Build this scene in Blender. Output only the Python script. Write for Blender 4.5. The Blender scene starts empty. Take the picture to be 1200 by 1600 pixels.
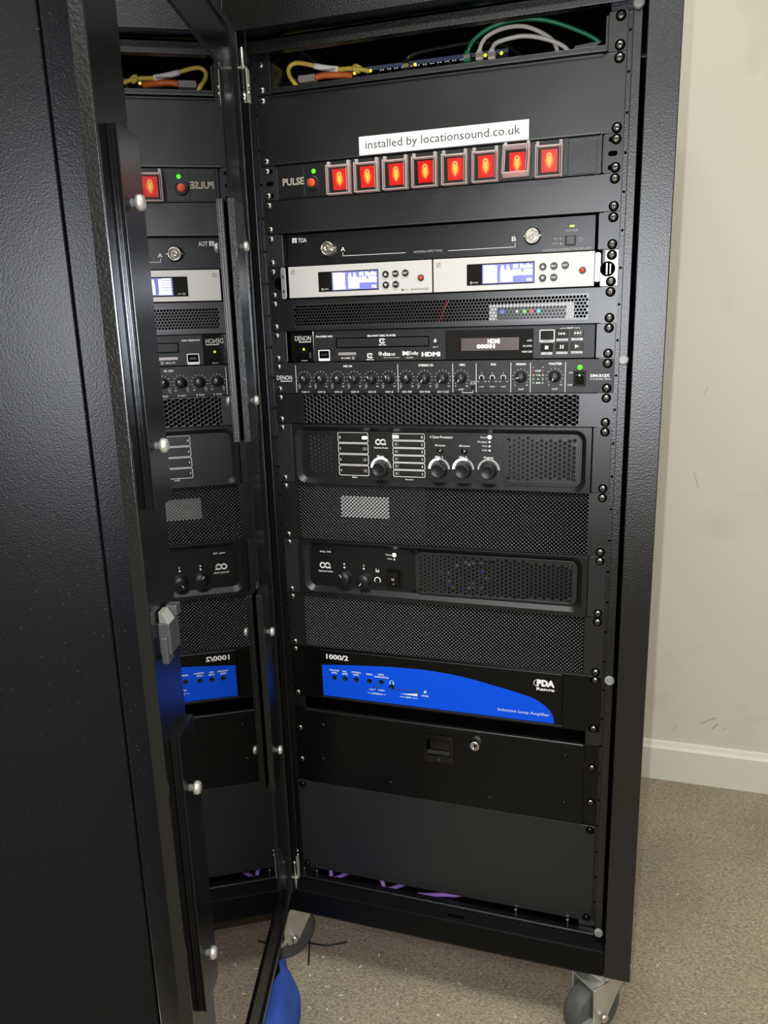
import bpy, bmesh, math, random
from math import sin, cos, pi, radians
from mathutils import Vector, Matrix

S = bpy.context.scene
COL = S.collection
random.seed(7)

# ---------------------------------------------------------------- camera, world, lights, exposure
# All lengths below are millimetres in the rack's own frame: x right, y into the rack (0 = front of
# the mounting ears), z up (0 = top of the first blank panel).  The floor is at z = FLOOR.
FLOOR = -1395.0
def W(x, y, z): return Vector((x / 1000, y / 1000, (z - FLOOR) / 1000))

cam_d = bpy.data.cameras.new('camera'); cam = bpy.data.objects.new('camera', cam_d); COL.objects.link(cam)
cam_d.sensor_fit = 'VERTICAL'; cam_d.sensor_height = 24.0
cam_d.lens = 24.0 * 1216.4 / 1600.0
cam_d.clip_start = 0.01
_r = Vector((0.9561, 0.2917, -0.0445)); _f = Vector((-0.2930, 0.9264, -0.2364))
E_CAM = True
def cam_axes():
    # rotation vector of the fitted view
    r = Vector((0.243220649, 0.308397834, 0.00828861893)); t = r.length; k = r / t
    K = Matrix(((0, -k[2], k[1]), (k[2], 0, -k[0]), (-k[1], k[0], 0)))
    R = Matrix.Identity(3) + K * sin(t) + (K @ K) * (1 - cos(t))
    B = Matrix(((1, 0, 0), (0, 0, -1), (0, 1, 0)))
    return R @ B            # rows: right, down, forward
_M = cam_axes()
right, down, fwd = Vector(_M[0]), Vector(_M[1]), Vector(_M[2])
CAM = Vector((266.96, -1059.54, -300.41))
m4 = Matrix(((right.x, -down.x, -fwd.x), (right.y, -down.y, -fwd.y), (right.z, -down.z, -fwd.z))).to_4x4()
m4.translation = W(*CAM)
cam.matrix_world = m4
S.camera = cam

S.view_settings.view_transform = 'Standard'; S.view_settings.look = 'None'
S.view_settings.gamma = 1.0; S.view_settings.use_curve_mapping = False
S.view_settings.exposure = 0.0

wd = bpy.data.worlds.new('world'); S.world = wd; wd.use_nodes = True
wd.node_tree.nodes['Background'].inputs[0].default_value = (0.50, 0.52, 0.50, 1)
wd.node_tree.nodes['Background'].inputs[1].default_value = 0.04

def area(name, x, y, z, sx, sy, power, col):
    l = bpy.data.lights.new(name, 'AREA'); l.shape = 'RECTANGLE'; l.size = sx; l.size_y = sy
    l.energy = power; l.color = col
    o = bpy.data.objects.new(name, l); o.location = W(x, y, z); COL.objects.link(o); return o
area('ceiling_lamp', 300, -900, 1195, 1.2, 0.3, 26, (1.0, 0.98, 0.88))
area('ceiling_lamp', 200, -2300, 1195, 1.2, 0.3, 19, (1.0, 0.98, 0.88))
area('ceiling_lamp', 1500, -600, 1195, 1.2, 0.3, 15, (1.0, 0.98, 0.88))
fl = bpy.data.lights.new('phone_flash', 'SPOT'); fl.energy = 29.0; fl.shadow_soft_size = 0.004
fl.spot_size = radians(118); fl.spot_blend = 1.0; fl.color = (1.0, 0.965, 0.955)
flo = bpy.data.objects.new('phone_flash', fl); COL.objects.link(flo)
fm = m4.copy(); fm.translation = W(*(CAM - right * 26 - down * 14)); flo.matrix_world = fm

# ---------------------------------------------------------------- materials
MATS = {}
def mat(name, col, rough=0.5, metal=0.0, spec=0.5, emit=None, estr=0.0, noise=None, bump=None, coat=0.0, grain=None):
    m = bpy.data.materials.new(name); m.use_nodes = True
    nt = m.node_tree; b = nt.nodes['Principled BSDF']
    b.inputs['Base Color'].default_value = (*col, 1); b.inputs['Roughness'].default_value = rough
    b.inputs['Metallic'].default_value = metal; b.inputs['Specular IOR Level'].default_value = spec
    if coat: b.inputs['Coat Weight'].default_value = coat; b.inputs['Coat Roughness'].default_value = 0.1
    if emit: b.inputs['Emission Color'].default_value = (*emit, 1); b.inputs['Emission Strength'].default_value = estr
    tc = nt.nodes.new('ShaderNodeTexCoord') if (noise or bump or grain) else None
    if noise:      # (scale, amount) brightness variation
        n = nt.nodes.new('ShaderNodeTexNoise'); n.inputs['Scale'].default_value = noise[0]; n.inputs['Detail'].default_value = 4
        nt.links.new(tc.outputs['Object'], n.inputs['Vector'])
        mr = nt.nodes.new('ShaderNodeMapRange'); mr.inputs[1].default_value = .3; mr.inputs[2].default_value = .7
        mr.inputs[3].default_value = 1 - noise[1]; mr.inputs[4].default_value = 1 + noise[1]
        nt.links.new(n.outputs['Fac'], mr.inputs[0])
        vm = nt.nodes.new('ShaderNodeVectorMath'); vm.operation = 'SCALE'; vm.inputs[0].default_value = col
        nt.links.new(mr.outputs[0], vm.inputs['Scale']); nt.links.new(vm.outputs[0], b.inputs['Base Color'])
    if bump:       # (scale, strength, distance)
        n = nt.nodes.new('ShaderNodeTexNoise'); n.inputs['Scale'].default_value = bump[0]; n.inputs['Detail'].default_value = 2
        nt.links.new(tc.outputs['Object'], n.inputs['Vector'])
        bp = nt.nodes.new('ShaderNodeBump'); bp.inputs['Strength'].default_value = bump[1]; bp.inputs['Distance'].default_value = bump[2]
        nt.links.new(n.outputs['Fac'], bp.inputs['Height']); nt.links.new(bp.outputs[0], b.inputs['Normal'])
    MATS[name] = m; return m

M = {}
def black(name, col, rough, ior, bump=None, noise=None, grains=False):
    """dark paint: a little diffuse under a soft satin gloss"""
    m = bpy.data.materials.new(name); m.use_nodes = True; nt = m.node_tree; nt.nodes.clear()
    out = nt.nodes.new('ShaderNodeOutputMaterial'); mx = nt.nodes.new('ShaderNodeMixShader')
    fr = nt.nodes.new('ShaderNodeFresnel'); fr.inputs['IOR'].default_value = ior
    df = nt.nodes.new('ShaderNodeBsdfDiffuse'); df.inputs[0].default_value = (*col, 1)
    gl = nt.nodes.new('ShaderNodeBsdfGlossy'); gl.distribution = 'BECKMANN'; gl.inputs['Roughness'].default_value = rough
    gl.inputs[0].default_value = (.87, .93, 1, 1)
    nt.links.new(fr.outputs[0], mx.inputs[0]); nt.links.new(df.outputs[0], mx.inputs[1]); nt.links.new(gl.outputs[0], mx.inputs[2]); nt.links.new(mx.outputs[0], out.inputs[0])
    if grains:       # pale specks scattered in the paint
        tcg = nt.nodes.new('ShaderNodeTexCoord'); vo = nt.nodes.new('ShaderNodeTexVoronoi'); vo.inputs['Scale'].default_value = 120
        nt.links.new(tcg.outputs['Object'], vo.inputs['Vector'])
        lt = nt.nodes.new('ShaderNodeMath'); lt.operation = 'LESS_THAN'; lt.inputs[1].default_value = .085
        nt.links.new(vo.outputs['Distance'], lt.inputs[0])
        cm = nt.nodes.new('ShaderNodeMix'); cm.data_type = 'RGBA'; cm.inputs[6].default_value = (*col, 1); cm.inputs[7].default_value = (.045, .048, .055, 1)
        nt.links.new(lt.outputs[0], cm.inputs[0]); nt.links.new(cm.outputs[2], df.inputs[0])
    if bump or noise: tc = nt.nodes.new('ShaderNodeTexCoord')
    if bump:
        n = nt.nodes.new('ShaderNodeTexNoise'); n.inputs['Scale'].default_value = bump[0]; n.inputs['Detail'].default_value = 2
        nt.links.new(tc.outputs['Object'], n.inputs['Vector'])
        bp = nt.nodes.new('ShaderNodeBump'); bp.inputs['Strength'].default_value = bump[1]; bp.inputs['Distance'].default_value = bump[2]
        nt.links.new(n.outputs['Fac'], bp.inputs['Height'])
        for q in (df, gl): nt.links.new(bp.outputs[0], q.inputs['Normal'])
    if noise:
        n = nt.nodes.new('ShaderNodeTexNoise'); n.inputs['Scale'].default_value = noise[0]; n.inputs['Detail'].default_value = 3
        nt.links.new(tc.outputs['Object'], n.inputs['Vector'])
        mr = nt.nodes.new('ShaderNodeMapRange'); mr.inputs[1].default_value = .3; mr.inputs[2].default_value = .7
        mr.inputs[3].default_value = rough*(1-noise[1]); mr.inputs[4].default_value = rough*(1+noise[1])
        nt.links.new(n.outputs['Fac'], mr.inputs[0]); nt.links.new(mr.outputs[0], gl.inputs['Roughness'])
    MATS[name] = m; return m
M['powder'] = black('textured black powder coat', (0.0050, 0.0053, 0.0058), .40, 1.78, bump=(420, .6, .0006))
M['door_black'] = black('semi gloss black paint', (0.0055, 0.0055, 0.006), .27, 1.6, bump=(160, .2, .0004))
M['inside'] = black('black inner paint', (0.004, 0.004, 0.004), .5, 1.3)
M['panel'] = black('satin black panel', (0.0085, 0.0093, 0.0102), .39, 1.74, noise=(9, .05))
M['blank_low'] = black('matt dark grey panel', (0.019, 0.021, 0.0225), .42, 1.45)
M['drawer'] = black('smooth black drawer paint', (0.0028, 0.0029, 0.0030), .36, 1.42, noise=(20, .06))
M['face'] = black('black anodised face', (0.0080, 0.0086, 0.0098), .38, 1.55)
M['face_tex'] = black('black leather grain face', (0.0100, 0.0104, 0.0108), .38, 1.62, bump=(900, .5, .0004))
M['player'] = black('charcoal plastic fascia', (0.0200, 0.0210, 0.0230), .42, 1.38)
M['gloss'] = mat('gloss black plastic', (0.004, 0.004, 0.004), .14, spec=.5)
M['ear'] = black('dark grey steel ear', (0.020, 0.022, 0.026), .38, 1.62)
M['bezel'] = black('satin black bezel', (0.0095, 0.0100, 0.0105), .36, 1.62)
M['mesh'] = black('black perforated steel', (0.019, 0.020, 0.021), .36, 1.8)
M['grille'] = black('grey painted grille', (0.019, 0.020, 0.022), .38, 1.62)
M['knob'] = black('black rubber knob', (0.012, 0.0122, 0.013), .42, 1.5)
M['matt'] = black('flat black paint', (0.004, 0.004, 0.0042), .45, 1.12)
M['beam_low'] = black('black powder coat low sheen', (0.0050, 0.0053, 0.0056), .42, 1.26, bump=(420, .5, .0006))
M['hole'] = mat('dark void', (0.0015, 0.0015, 0.0015), .9, spec=0)
M['silver'] = mat('silver aluminium fascia', (0.60, 0.605, 0.60), .5, metal=.25, spec=.4)
M['bracket'] = mat('zinc bracket', (0.40, 0.39, 0.41), .45, metal=.6)
M['chrome'] = mat('nickel plated metal', (0.72, 0.71, 0.68), .2, metal=1)
M['zinc'] = mat('bright zinc plate', (0.60, 0.62, 0.58), .32, metal=.7, noise=(40, .1))
M['screwm'] = mat('dull nickel screw', (0.33, 0.33, 0.32), .33, metal=1)
M['white'] = mat('white print', (0.88, 0.89, 0.90), .6)
M['dimwhite'] = mat('grey print', (0.34, 0.35, 0.36), .6)
M['goldprint'] = mat('beige print', (0.36, 0.32, 0.27), .6)
M['blue'] = mat('royal blue fascia print', (0.0, 0.082, 0.80), .5, spec=.2)
M['label'] = mat('white label tape', (0.84, 0.84, 0.85), .55)
M['ink'] = mat('dark ink', (0.02, 0.02, 0.03), .6)
M['rubber'] = mat('grey rubber', (0.085, 0.09, 0.095), .65, noise=(60, .2))
M['bumper'] = mat('clear grey rubber bumper', (0.30, 0.31, 0.32), .35)
M['curtain'] = mat('black wool cloth', (0.045, 0.049, 0.056), .95, spec=.15, noise=(500, .45), bump=(300, .7, .0012))
M['bluecloth'] = mat('blue cloth', (0.042, 0.115, 0.52), .8, spec=.2, noise=(12, .12), bump=(1500, .3, .0003))
M['blackcloth'] = mat('black cloth', (0.008, 0.008, 0.009), .9, spec=.1)
M['c_yellow'] = mat('yellow cable jacket', (0.60, 0.48, 0.07), .45)
M['c_orange'] = mat('orange cable jacket', (0.62, 0.13, 0.02), .45)
M['c_green'] = mat('green cable jacket', (0.008, 0.20, 0.09), .4)
M['c_white'] = mat('white cable jacket', (0.62, 0.60, 0.58), .4)
M['c_black'] = mat('black cable jacket', (0.010, 0.010, 0.011), .35)
M['c_purple'] = mat('purple cable jacket', (0.30, 0.16, 0.58), .5)
M['c_red'] = mat('red cable jacket', (0.5, 0.01, 0.01), .5)
M['plug'] = mat('clear plug plastic', (0.30, 0.28, 0.26), .25)
M['switchblue'] = mat('blue grey switch case', (0.06, 0.085, 0.16), .4)
M['whiteplastic'] = mat('white plastic', (0.90, 0.90, 0.91), .5)
M['greyplastic'] = mat('dark grey plastic', (0.045, 0.046, 0.05), .5)
M['redbutton'] = mat('orange red button', (0.62, 0.07, 0.025), .45)
M['scrap'] = mat('white plastic scrap', (0.85, 0.85, 0.83), .5)
def led(name, c, s): M[name] = mat(name, (c[0]*.3, c[1]*.3, c[2]*.3), .4, emit=c, estr=s)
led('rockmark', (1.0, .85, .25), 1.1); led('led_green', (0.10, 1.0, 0.02), 1.6); led('led_lime', (0.55, 1.0, 0.02), 1.1)
led('led_white', (0.95, 0.97, 1.0), 3.0); led('led_yellow', (1.0, 0.72, 0.02), 1.6)
led('led_blue', (0.10, 0.2, 1.0), 2.0); led('led_red', (1.0, 0.06, 0.01), 1.2); led('led_cyan', (0.05, 0.5, 1.0), 1.5)
led('screen_blue', (0.24, 0.27, 0.82), 0.75); led('screen_white', (0.97, 0.98, 1.0), 1.4)
led('vfd', (0.95, 0.93, 0.95), .9); led('vfd_ground', (0.085, 0.062, 0.060), 1.0); led('dimled', (0.35, 0.55, 0.32), .28)
led('dimred', (0.35, 0.03, 0.03), .35); led('dimamber', (0.6, 0.48, 0.2), .4); led('dimwhiteled', (0.7, 0.7, 0.75), .6)

M['speckle'] = black('speckled blue black powder coat', (0.0080, 0.0090, 0.0112), .40, 1.36, bump=(640, .5, .0005), grains=True)
SEAM = 52.0
def rocker_mat():     # lit lens: the lamp behind it is hottest in the middle
    m = bpy.data.materials.new('lit red rocker lens'); m.use_nodes = True; nt = m.node_tree
    b = nt.nodes['Principled BSDF']; b.inputs['Base Color'].default_value = (.4, .01, .01, 1); b.inputs['Roughness'].default_value = .3
    tc = nt.nodes.new('ShaderNodeTexCoord'); mp = nt.nodes.new('ShaderNodeMapping')
    mp.inputs['Scale'].default_value = (135, 0, 85)
    gr = nt.nodes.new('ShaderNodeTexGradient'); gr.gradient_type = 'SPHERICAL'
    cr = nt.nodes.new('ShaderNodeValToRGB'); e = cr.color_ramp.elements
    e[0].position = 0.0; e[0].color = (.62, .006, .004, 1); e[1].position = .9; e[1].color = (1, .80, .12, 1)
    k = cr.color_ramp.elements.new(.30); k.color = (.95, .02, .006, 1); k = cr.color_ramp.elements.new(.5); k.color = (1, .36, .015, 1)
    nt.links.new(tc.outputs['Object'], mp.inputs[0]); nt.links.new(mp.outputs[0], gr.inputs[0])
    nt.links.new(gr.outputs['Fac'], cr.inputs[0]); nt.links.new(cr.outputs[0], b.inputs['Emission Color'])
    b.inputs['Emission Strength'].default_value = 1.25
    return m
M['rocker'] = rocker_mat()

def clear_mat(name, tint, ior, fmax=None):
    m = bpy.data.materials.new(name); m.use_nodes = True; nt = m.node_tree; nt.nodes.clear()
    out = nt.nodes.new('ShaderNodeOutputMaterial'); mx = nt.nodes.new('ShaderNodeMixShader')
    fr = nt.nodes.new('ShaderNodeFresnel'); fr.inputs['IOR'].default_value = ior
    tr = nt.nodes.new('ShaderNodeBsdfTransparent'); tr.inputs[0].default_value = (*tint, 1)
    gl = nt.nodes.new('ShaderNodeBsdfGlossy'); gl.inputs['Roughness'].default_value = 0.0; gl.inputs[0].default_value = (.97, .96, .97, 1)
    geo = nt.nodes.new('ShaderNodeNewGeometry')
    nt.links.new(fr.outputs[0], mx.inputs[0]); nt.links.new(tr.outputs[0], mx.inputs[1]); nt.links.new(gl.outputs[0], mx.inputs[2])
    nt.links.new(mx.outputs[0], out.inputs[0]); return m
M['glass'] = clear_mat('dark tinted door glass', (.08, .085, .09), 13.0)
def acrylic_edge():  # clear cover walls; the pinkish white colour imitates light glowing in their edges
    m = bpy.data.materials.new('acrylic edge painted glow'); m.use_nodes = True; nt = m.node_tree; nt.nodes.clear()
    out = nt.nodes.new('ShaderNodeOutputMaterial'); mx = nt.nodes.new('ShaderNodeMixShader'); mx.inputs[0].default_value = .62
    tr = nt.nodes.new('ShaderNodeBsdfTransparent'); tr.inputs[0].default_value = (.95, .95, .95, 1)
    a2 = nt.nodes.new('ShaderNodeMixShader'); a2.inputs[0].default_value = .55
    df = nt.nodes.new('ShaderNodeBsdfDiffuse'); df.inputs[0].default_value = (.92, .88, .88, 1)
    tl = nt.nodes.new('ShaderNodeBsdfTranslucent'); tl.inputs[0].default_value = (.95, .85, .85, 1)
    nt.links.new(df.outputs[0], a2.inputs[1]); nt.links.new(tl.outputs[0], a2.inputs[2])
    nt.links.new(tr.outputs[0], mx.inputs[1]); nt.links.new(a2.outputs[0], mx.inputs[2]); nt.links.new(mx.outputs[0], out.inputs[0]); return m
M['acrylic'] = acrylic_edge()
M['clear'] = clear_mat('clear acrylic cover', (.86, .86, .86), 1.45)
def display_mat():
    return mat('dark display window', (0.010, 0.010, 0.012), .06, spec=.55)
M['window'] = display_mat()

def carpet_mat():
    m = mat('brown speckled carpet', (0.27, 0.2, 0.14), .95, spec=.1); nt = m.node_tree; b = nt.nodes['Principled BSDF']
    tc = nt.nodes.new('ShaderNodeTexCoord')
    mp = nt.nodes.new('ShaderNodeMapping'); mp.inputs['Scale'].default_value = (.8, 1.5, 1)
    nt.links.new(tc.outputs['Object'], mp.inputs[0])
    n = nt.nodes.new('ShaderNodeTexNoise'); n.inputs['Scale'].default_value = 230; n.inputs['Detail'].default_value = 5; n.inputs['Roughness'].default_value = .72
    nt.links.new(mp.outputs[0], n.inputs['Vector'])
    cr = nt.nodes.new('ShaderNodeValToRGB'); e = cr.color_ramp.elements
    e[0].position = .28; e[0].color = (.13, .098, .078, 1); e[1].position = .74; e[1].color = (.64, .56, .45, 1)
    k = cr.color_ramp.elements.new(.5); k.color = (.385, .322, .25, 1)
    n2 = nt.nodes.new('ShaderNodeTexNoise'); n2.inputs['Scale'].default_value = 5; n2.inputs['Detail'].default_value = 3
    nt.links.new(tc.outputs['Object'], n2.inputs['Vector'])
    mr = nt.nodes.new('ShaderNodeMapRange'); mr.inputs[1].default_value = .3; mr.inputs[2].default_value = .7; mr.inputs[3].default_value = .86; mr.inputs[4].default_value = 1.12
    nt.links.new(n2.outputs['Fac'], mr.inputs[0])
    vm = nt.nodes.new('ShaderNodeVectorMath'); vm.operation = 'SCALE'
    nt.links.new(n.outputs['Fac'], cr.inputs[0]); nt.links.new(cr.outputs[0], vm.inputs[0]); nt.links.new(mr.outputs[0], vm.inputs['Scale'])
    nt.links.new(vm.outputs[0], b.inputs['Base Color'])
    bp = nt.nodes.new('ShaderNodeBump'); bp.inputs['Strength'].default_value = .7; bp.inputs['Distance'].default_value = .003
    nt.links.new(n.outputs['Fac'], bp.inputs['Height']); nt.links.new(bp.outputs[0], b.inputs['Normal'])
    return m
M['carpet'] = carpet_mat()
def wall_mat(name, base, stain):
    m = mat(name, base, .42, spec=.35); nt = m.node_tree; b = nt.nodes['Principled BSDF']
    tc = nt.nodes.new('ShaderNodeTexCoord')
    n = nt.nodes.new('ShaderNodeTexNoise'); n.inputs['Scale'].default_value = 7; n.inputs['Detail'].default_value = 5
    nt.links.new(tc.outputs['Object'], n.inputs['Vector'])
    cr = nt.nodes.new('ShaderNodeValToRGB'); e = cr.color_ramp.elements
    e[0].position = .26; e[0].color = (*stain, 1); e[1].position = .42; e[1].color = (*base, 1)
    nt.links.new(n.outputs['Fac'], cr.inputs[0]); nt.links.new(cr.outputs[0], b.inputs['Base Color'])
    n3 = nt.nodes.new('ShaderNodeTexNoise'); n3.inputs['Scale'].default_value = 60; nt.links.new(tc.outputs['Object'], n3.inputs['Vector'])
    bp = nt.nodes.new('ShaderNodeBump'); bp.inputs['Strength'].default_value = .12; bp.inputs['Distance'].default_value = .002
    nt.links.new(n3.outputs['Fac'], bp.inputs['Height']); nt.links.new(bp.outputs[0], b.inputs['Normal'])
    return m
M['wall'] = wall_mat('cream gloss wall paint', (.765, .74, .665), (.71, .67, .59))
M['trim'] = wall_mat('cream gloss woodwork', (.84, .82, .75), (.78, .75, .67))
M['plain'] = mat('pale wall paint', (.55, .53, .48), .8)
M['scuff'] = mat('scuff mark', (.50, .46, .40), .8); M['scuff_dark'] = mat('dark scuff mark', (.24, .22, .19), .8)

# ---------------------------------------------------------------- mesh builder (mm)
class MB:
    def __init__(s): s.v = []; s.f = []; s.mi = []; s.cur = 0; s.smooth = []
    def add(s, vs, fs, sm=False):
        o = len(s.v); s.v += [tuple(a) for a in vs]
        for f in fs: s.f.append([i + o for i in f]); s.mi.append(s.cur); s.smooth.append(sm)
        return s
    def box(s, x0, x1, y0, y1, z0, z1, T=None):
        if x0 > x1: x0, x1 = x1, x0
        if y0 > y1: y0, y1 = y1, y0
        if z0 > z1: z0, z1 = z1, z0
        vs = [(x0,y0,z0),(x1,y0,z0),(x1,y1,z0),(x0,y1,z0),(x0,y0,z1),(x1,y0,z1),(x1,y1,z1),(x0,y1,z1)]
        if T: vs = [T(*p) for p in vs]
        return s.add(vs, [(3,2,1,0),(4,5,6,7),(0,1,5,4),(1,2,6,5),(2,3,7,6),(3,0,4,7)])
    def prism(s, pts, y0, y1, T=None):
        """pts: (x,z) outline, anticlockwise seen from the front (-y); y0 front, y1 back"""
        n = len(pts); vs = [(p[0], y0, p[1]) for p in pts] + [(p[0], y1, p[1]) for p in pts]
        if T: vs = [T(*p) for p in vs]
        fs = [list(range(n)), list(range(2*n-1, n-1, -1))]
        for i in range(n): j = (i+1) % n; fs.append((j, i, n+i, n+j))
        return s.add(vs, fs)
    def ring(s, outer, inner, y0, y1):
        """frame between two outlines with the same number of points; front y0, back y1"""
        n = len(outer); vs = []
        for y in (y0, y1):
            vs += [(p[0], y, p[1]) for p in outer] + [(p[0], y, p[1]) for p in inner]
        fs = []
        for i in range(n):
            j = (i+1) % n
            fs += [(i, j, n+j, n+i), (2*n+j, 2*n+i, 3*n+i, 3*n+j), (j, i, 2*n+i, 2*n+j), (n+i, n+j, 3*n+j, 3*n+i)]
        return s.add(vs, fs)
    def lathe(s, c, prof, n=20, axis=(0,-1,0), sm=True, cap=True):
        """prof: list of (radius, height along axis) from c"""
        a = Vector(axis).normalized(); u = a.orthogonal().normalized(); w = a.cross(u); c = Vector(c)
        vs = []; fs = []
        for (r, h) in prof:
            for k in range(n):
                t = 2*pi*k/n; vs.append(c + a*h + (u*cos(t) + w*sin(t))*r)
        for i in range(len(prof)-1):
            for k in range(n):
                l = (k+1) % n; fs.append((i*n+k, i*n+l, (i+1)*n+l, (i+1)*n+k))
        s.add(vs, fs, sm)
        if cap:
            o = len(s.v) - len(vs); L = len(prof)-1
            s.f.append([o + L*n + k for k in range(n)]); s.mi.append(s.cur); s.smooth.append(False)
            s.f.append([o + k for k in range(n-1, -1, -1)]); s.mi.append(s.cur); s.smooth.append(False)
        return s
    def tube(s, path, r, n=10, sub=6):
        P = [Vector(p) for p in path]
        if sub > 1:
            Q = []
            for i in range(len(P)-1):
                p0 = P[max(i-1,0)]; p1 = P[i]; p2 = P[i+1]; p3 = P[min(i+2,len(P)-1)]
                for k in range(sub):
                    t = k/sub
                    Q.append(.5*((2*p1)+(p2-p0)*t+(2*p0-5*p1+4*p2-p3)*t*t+(3*p1-p0-3*p2+p3)*t*t*t))
            Q.append(P[-1]); P = Q
        vs = []; fs = []; up = None
        for i, p in enumerate(P):
            d = (P[min(i+1,len(P)-1)] - P[max(i-1,0)]).normalized()
            if up is None: up = d.orthogonal().normalized()
            up = (up - d*up.dot(d)).normalized(); w = d.cross(up)
            for k in range(n):
                t = 2*pi*k/n; vs.append(p + (up*cos(t)+w*sin(t))*r)
        for i in range(len(P)-1):
            for k in range(n):
                l = (k+1) % n; fs.append((i*n+k, i*n+l, (i+1)*n+l, (i+1)*n+k))
        fs.append(list(range(n-1,-1,-1))); fs.append([(len(P)-1)*n+k for k in range(n)])
        return s.add(vs, fs, True)
    def islands(s):
        """the connected pieces, each as a builder of its own"""
        par = list(range(len(s.v)))
        def find(a):
            while par[a] != a: par[a] = par[par[a]]; a = par[a]
            return a
        for f in s.f:
            for i in f[1:]: par[find(i)] = find(f[0])
        grp = {}
        for k, f in enumerate(s.f): grp.setdefault(find(f[0]), []).append(k)
        out = []
        for ks in grp.values():
            m = MB(); mp = {}
            for k in ks:
                for i in s.f[k]:
                    if i not in mp: mp[i] = len(m.v); m.v.append(s.v[i])
                m.f.append([mp[i] for i in s.f[k]]); m.mi.append(s.mi[k]); m.smooth.append(s.smooth[k])
            out.append(m)
        return out
    def build(s, name, mats, parent=None, origin=None, bevel=0.0, seg=2):
        """origin: object origin in mm (default: the parent's origin, or the bottom centre of the mesh)"""
        if not isinstance(mats, (list, tuple)): mats = [mats]
        if origin is None:
            if parent is not None: origin = parent['_o']
            else:
                xs = [p[0] for p in s.v]; ys = [p[1] for p in s.v]; zs = [p[2] for p in s.v]
                origin = ((min(xs)+max(xs))/2, (min(ys)+max(ys))/2, min(zs))
        me = bpy.data.meshes.new(name)
        me.from_pydata([((p[0]-origin[0])/1000, (p[1]-origin[1])/1000, (p[2]-origin[2])/1000) for p in s.v], [], s.f)
        for mm in mats: me.materials.append(M[mm] if isinstance(mm, str) else mm)
        me.polygons.foreach_set('material_index', s.mi); me.polygons.foreach_set('use_smooth', s.smooth); me.update()
        o = bpy.data.objects.new(name, me); COL.objects.link(o)
        o['_o'] = [float(a) for a in origin]
        place(o, parent)
        if bevel:
            b = o.modifiers.new('bevel', 'BEVEL'); b.width = bevel/1000; b.segments = seg; b.limit_method = 'ANGLE'; b.angle_limit = radians(50)
        return o

def place(o, parent):
    og = o['_o']
    if parent is None: o.location = W(*og)
    else:
        o.parent = parent; po = parent['_o']
        o.location = ((og[0]-po[0])/1000, (og[1]-po[1])/1000, (og[2]-po[2])/1000)

def tag(o, label, cat, group=None, kind=None):
    o['label'] = label; o['category'] = cat
    if group: o['group'] = group
    if kind: o['kind'] = kind
    return o
def empty(name, og, label, cat, group=None):
    o = bpy.data.objects.new(name, None); COL.objects.link(o); o.empty_display_size = .03
    o['_o'] = [float(a) for a in og]; o.location = W(*og)
    return tag(o, label, cat, group)
def struct(name, mb, m):
    o = mb.build(name, m); o['kind'] = 'structure'; return o

def rrect(x0, x1, z0, z1, r, k=5):
    pts = []
    for cx, cz, a in ((x1-r, z1-r, 0), (x0+r, z1-r, 90), (x0+r, z0+r, 180), (x1-r, z0+r, 270)):
        for i in range(k+1):
            t = radians(a + 90*i/k); pts.append((cx + r*cos(t), cz + r*sin(t)))
    return pts      # anticlockwise in (x,z), x right z up

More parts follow.
